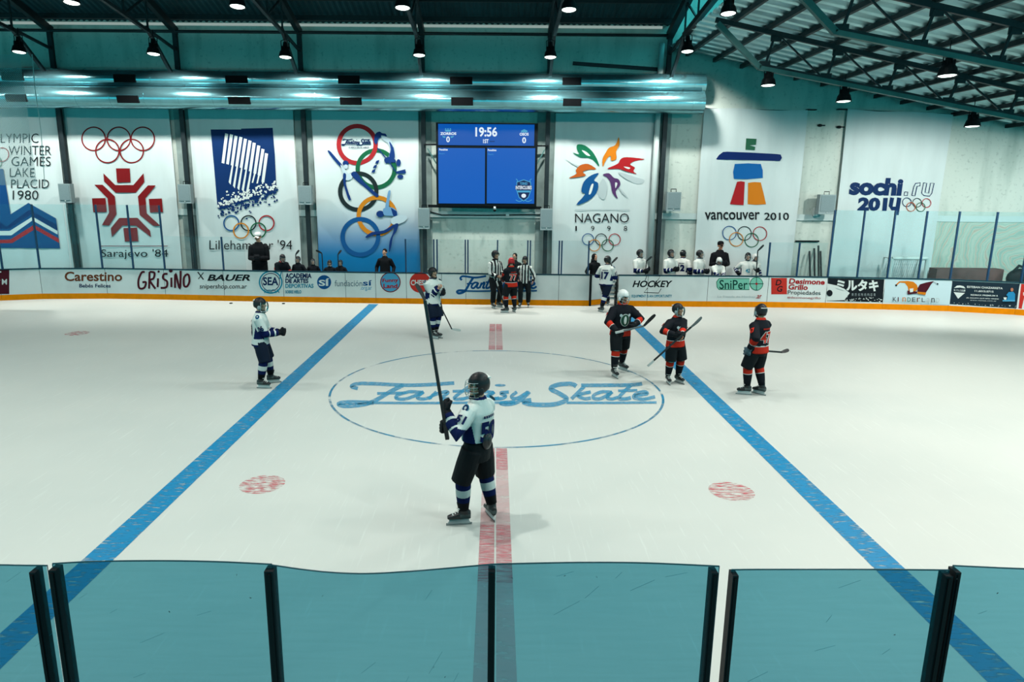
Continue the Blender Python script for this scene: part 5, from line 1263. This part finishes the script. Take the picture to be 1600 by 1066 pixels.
        if scalp == 'hood':
            q.ell(HC + HR @ sc((0, .035, .015)), (R_(.105), R_(.115), R_(.13)), HR, 16, 12); q.tube([ub((0, .03, 1.45)), hp((0, .05, -.06))], [R_(.13), R_(.105)], 14); q.build('hood', JACKET, root, smooth=True)
        elif scalp == 'long':
            q.ell(HC + HR @ sc((0, .028, .042)), (R_(.092), R_(.10), R_(.10)), HR, 16, 12); q.tube([hp((0, .07, .05)), hp((0, .095, -.06)), hp((0, .09, -.2)), hp((0, .08, -.3))], [(R_(.075), R_(.05)), (R_(.07), R_(.04)), (R_(.06), R_(.035)), (R_(.03), R_(.02))], 12, side=(1, 0, 0)); q.build('hair', HAIR, root, smooth=True)
        else:
            q.ell(HC + HR @ sc((0, .024, .045)), (R_(.085), R_(.098), R_(.095)), HR, 16, 12); q.build('hair', HAIR, root, smooth=True)
            if scalp in ('cap', 'whitecap'):
                q = MB(); rings = [[hp((r_ * .92 * cos(a_), .012 + r_ * 1.1 * sin(a_), z)) for a_ in [2 * pi * i / 18 for i in range(18)]] for r_, z in ((.10, .045), (.101, .075), (.093, .11), (.065, .138), (.01, .148))]
                q.rings(rings); q.grid(lambda u, v: hp((.075 * (u - .5) * 2 * (1 - .35 * v * v), -.085 - .085 * v, .052 - .012 * v - .03 * (2 * u - 1) ** 2)), 8, 4); q.build('cap', HWHITE if scalp == 'whitecap' else JDK, root, smooth=True)
    return root

def wpt(px, py, Y): q = ony(px, py, Y); return (q.x, q.y, q.z, 1)
def stick(label, butt, heel, toe, shaft=STICKB, blade=STICKB, tape=None, group=None):
    """butt, heel, toe: world points"""
    b_, h_, t_ = Vector(butt[:3]), Vector(heel[:3]), Vector(toe[:3]); o = bpy.data.objects.new('hockey_stick', None); COL.objects.link(o); o.location = h_; tag(o, label, 'hockey stick', group)
    d = (h_ - b_).normalized(); e = (t_ - h_).normalized(); n = d.cross(e).normalized()
    MB().beam(b_ - h_, Vector((0, 0, 0)), .024, .032).build('shaft', shaft, o)
    MB().beam(b_ - h_ - d * .005, b_ - h_ + d * .16, .034, .040).build('grip_tape', tape or TAPE, o)
    q = MB(); L = (t_ - h_).length; w = d - e * d.dot(e); w.normalize(); rings = []
    for i in range(9):
        u = i / 8; c = e * (L * u) + n * (.035 * u * u); hh = .028 * (.75 + .5 * min(1, u * 2)) * (1 if u < .85 else 1 - (u - .85) * 3.2)
        rings.append([c + w * hh + n * .006, c + w * hh - n * .006, c - w * hh - n * .006, c - w * hh + n * .006])
    q.rings(rings); q.build('blade', blade, o, smooth=False); return o

# ---- on the ice
Pn = onz(745, 818)
person((745, 818), -122, 'person in white and navy jersey number 50 raising a stick at centre ice', 1.86, head=(58, 4), lean=-2, twist=-4, tuck=True, num='50', sleeve_num='51', helmet=HBLACK, cage='cage', vox=.0095, pants=PBLACK,
       feet={'L': (724, 820), 'R': (768, 811)}, fdir={'L': 40, 'R': -35}, hands={'L': wpt(699, 646, 7.12), 'R': wpt(703, 664, 7.22)}, hdir={'L': (.9, .5, -.9), 'R': (-.6, -.2, -.8)}, grip=(Vector((0, 0, 1)), Vector((0, 0, 1))))
s0 = ony(699, 688, 7.02)
stick('black stick held upright by the player at centre ice', ony(699, 686, 7.02), ony(664, 470, 7.05), ony(654.5, 443, 7.12), tape=STICKB)
person((412, 604), 100, 'person in white jersey number 06 standing by the left blue line with gloves together', 1.80, head=(-8, 2), num='06', sleeve_num='06', helmet=HBLACK, cage='bubble', lean=2,
       feet={'L': (424, 599), 'R': (409, 607)}, hands={'L': (.05, -.36, 1.12), 'R': (-.06, -.36, 1.12)})
person((677, 528), 42, 'person in white jersey number 16 with hands on chest behind the raised stick', 1.90, head=(12, 0), num='16', sleeve_num='16', helmet=HBLACK, cage='half', bare=('R',), feet={'L': (681, 528), 'R': (676, 529)},
       hands={'R': (.02, -.22, 1.30), 'L': (.16, -.24, 1.18)}, fdir={'L': 25, 'R': 15})
stick('stick with a pale blade resting on the ice beside the player with hands on chest', ony(684, 470, 17.2), ony(706, 514.5, 17.25), ony(720, 516, 17.25), blade=TAPE, shaft=STICKB)
person((773, 481), 38, 'tall person in black and white striped shirt standing left of the red helmet', 1.94, team='ref', head=(14, 4), helmet=HBLACK, cage='half', bare=('L', 'R'), hands={'L': (.10, -.32, 1.08), 'R': (-.10, -.28, 1.02)}, feet={'L': (779, 480), 'R': (770, 482)})
person((798, 488), -152, 'person in red helmet and black jersey number 77 talking to the striped officials', 1.78, team='black', head=(-15, 6), num='77', sleeve_num='77', helmet=HRED, cage='cage', gloves=GRED, sock='black', feet={'L': (791, 489), 'R': (804, 488)}, fdir={'L': 60, 'R': -5},
       hands={'L': (.12, -.36, 1.05), 'R': (-.15, -.34, 1.08)})
stick('dark stick slanting down in front of the black trousers of the tall striped official', ony(776, 440, 21.6), ony(788, 478, 21.7), ony(794, 484, 21.8))
person((819, 480), -8, 'shorter person in black and white striped shirt facing the camera right of number 77', 1.74, team='ref', head=(-12, 4), helmet=HBLACK, cage='half', bare=('L', 'R'), hands={'L': (.30, -.06, .92), 'R': (-.24, -.14, 1.0)}, feet={'L': (825, 480), 'R': (813, 481)})
person((945, 487), 150, 'person in white jersey number 17 stepping off the ice through the open gate', 1.84, head=(-20, -2), num='17', sleeve_num='17', helmet=HBLACK, cage='cage', feet={'L': (951, 483), 'R': (940, 488)}, fdir={'L': 10, 'R': 60}, lean=4, hands={'L': (.26, -.28, 1.15), 'R': (-.16, -.34, 1.12)})
stick('short dark stick blade held up beside the helmet of the player at the gate', ony(962, 440, 22.4), ony(955, 412, 22.5), ony(965, 402, 22.5))
person((966, 586), 18, 'person in white helmet and black jersey holding a stick low near the right blue line', 1.87, team='black', head=(22, 14), crest='shield', sleeve_num='9', helmet=HWHITE, cage='cage', sock='black', feet={'L': (971, 580), 'R': (959, 589)}, fdir={'L': 18, 'R': -2},
       hands={'L': wpt(991, 508, 13.75), 'R': wpt(963, 517, 13.6)}, hdir={'L': (.9, .3, .1), 'R': (-.9, .6, -.2)}, lean=3)
stick('dark stick held low with its blade tilted up by the player in the white helmet', ony(962, 520, 13.45), ony(1006, 509.5, 13.5), ony(1023, 491, 13.5), shaft=STICKG)
person((1051, 600), 28, 'smaller person in dark helmet and black jersey holding a stick across the body', 1.69, team='black', head=(22, 2), crest='shield', sleeve_num='4', helmet=HBLACK, cage='bubble', sock='black', feet={'L': (1059, 598), 'R': (1043, 599)}, fdir={'L': 2, 'R': -25},
       hands={'L': wpt(1066, 529, 12.95), 'R': wpt(1054, 523, 12.95)}, hdir={'L': (.9, .6, -.4), 'R': (-.95, .5, -.3)}, bare=('L',))
stick('thin dark stick held diagonally by the smaller player in black', ony(1012, 572, 12.8), ony(1080, 511, 12.75), ony(1098, 497, 12.75), blade=STICKG)
person((1178, 617), -148, 'person in black and red jersey number 47 seen from behind at the right', 1.81, team='black', head=(-28, -6), num='47', sleeve_num='47', helmet=HBLACK, cage='bubble', gloves=GGREY, sock='black', feet={'L': (1166, 617), 'R': (1189, 617)}, fdir={'L': 45, 'R': 10},
       hands={'L': wpt(1171, 545, 12.45), 'R': wpt(1172, 549, 12.8)})
stick('dark stick poking out to the right behind player number 47', ony(1165, 546, 12.85), ony(1221, 550.5, 12.95), ony(1231, 548, 13.0))
# ---- behind the boards
def bx(px, Y): return ony(px, 430, Y).x
person(bx(804, 24.1), -20, 'dark haired person half hidden behind the boards and the red helmet', 1.70, Y=24.1, team='coach', scalp='long', skates=False, vox=.014)
def htop(px, py, Y): return ony(px, py, Y).z
def bench(px, py, th, label, Y=23.9, **k):
    z = htop(px, py, Y); k.setdefault('vox', .014)
    return person(bx(px, Y), th, label, z, Y=Y, **k)
bench(407, 361, 8, 'person in dark jacket and white cap standing below the blue square banner', 24.2, team='coach', scalp='whitecap', skates=False, hands={'L': (.08, -.28, 1.12), 'R': (-.08, -.28, 1.12)}, head=(-10, 8), fat=1.1)
bench(602, 387, 0, 'person in black jacket standing alone in front of the stacked rings banner', 24.2, team='coach', scalp='none', skates=False, head=(-14, 2))
bench(438, 392, 40, 'person in black bending over beside the person in the white cap', 23.8, team='black', helmet=HBLACK, cage='cage', lean=24, sleeve_num='8', hands={'L': (.2, -.4, 1.2), 'R': (-.1, -.4, 1.1)}, gloves=GRED)
bench(467, 399, -12, 'person in dark helmet seated low behind the boards right of the bending player', team=JBLACK, helmet=HBLACK, cage='cage')
bench(490, 403, 15, 'person in dark helmet behind the boards at the left edge of the stacked rings banner', 24.4, team=JBLACK, helmet=HBLACK, cage='cage')
bench(516, 405, 5, 'person with the lowest dark helmet on the left bench, left of the last one', team=JBLACK, helmet=HBLACK, cage='bubble')
bench(533, 405, -10, 'person in dark helmet with a pale cage, last on the left bench', 24.4, team=JBLACK, helmet=HBLACK, cage='cage')
for (x, y, x2, y2, x3, y3, lb) in ((505, 424, 503, 396, 494, 391, 'curved dark stick upright between the helmets on the left bench'), (528, 420, 528, 398, 533, 391, 'curved dark stick upright at the right of the left bench'), (462, 424, 462, 398, 467, 391, 'dark stick upright above the first seated helmet of the left bench')):
    stick(lb, (ony(x, y, 24.3).x, 24.3, 0.01), ony(x2, y2, 24.3), ony(x3, y3, 24.3))
bench(928, 395, 30, 'person in a dark hood standing just left of the open gate', 24.1, team='coach', scalp='hood', skates=False)
bench(998, 388, 30, 'person in white jersey holding a stick alone at the left of the right bench', team='white', helmet=HBLACK, cage='cage', head=(15, 0), hands={'L': (.12, -.34, 1.15), 'R': (-.1, -.34, 1.1)})
stick('dark stick held up by the first white player of the right bench', (ony(1008, 425, 23.6).x, 23.6, 0.01), ony(1010, 408, 23.6), ony(1019, 401, 23.6))
bench(1046, 388, 25, 'person in white jersey with raised chin, left of the pair on the right bench', team='white', helmet=HBLACK, cage='cage', head=(10, -6), hands={'L': (.1, -.3, 1.15), 'R': (-.1, -.3, 1.15)})
bench(1065, 389, 150, 'person in white jersey turned away on the right bench', 24.45, team='white', helmet=HBLACK, cage='cage', num='12', head=(-20, 0))
bench(1091, 389, 35, 'person in white jersey looking right beside the standing coach', team='white', helmet=HBLACK, cage='cage', head=(25, 0), hands={'L': (.1, -.3, 1.1), 'R': (-.1, -.3, 1.1)})
bench(1122, 375, 5, 'person in a dark jacket and dark cap standing tall behind the right bench', 24.5, team='coach', scalp='cap', skates=False, fat=1.12, hands={'L': (.12, -.26, 1.15), 'R': (-.12, -.26, 1.15)})
bench(1119, 399, 5, 'person in a white helmet leaning over the boards on the right bench', 23.8, team='white', helmet=HWHITE, cage='cage', lean=14, head=(0, 16), gloves=HWHITE, hands={'L': (.06, -.5, 1.2), 'R': (-.05, -.5, 1.18)})
bench(1166, 393, -6, 'person in white jersey with chest number at the right end of the bench', team='white', helmet=HBLACK, cage='cage', crest='number', hands={'L': (.34, -.25, 1.2), 'R': (-.34, -.1, 1.1)})
bench(1177, 395, 20, 'person in white jersey mostly hidden behind the last bench player', 24.4, team='white', helmet=HWHITE, cage='cage', head=(10, 0))
stick('dark stick held upright by the last player of the right bench', (ony(1183, 425, 23.6).x, 23.6, 0.01), ony(1184, 392, 23.6), ony(1194, 383, 23.6))
# pucks
for x, y, lb in ((361, 474.5, 'black puck on the ice near the far boards, left of the other'), (443, 475, 'black puck on the ice near the far boards below the round teal crest')):
    p = onz(x, y); MB().tube([(0, 0, 0), (0, 0, .026)], .05, 16).build('puck', DARK, label=lb, cat='puck').location = p
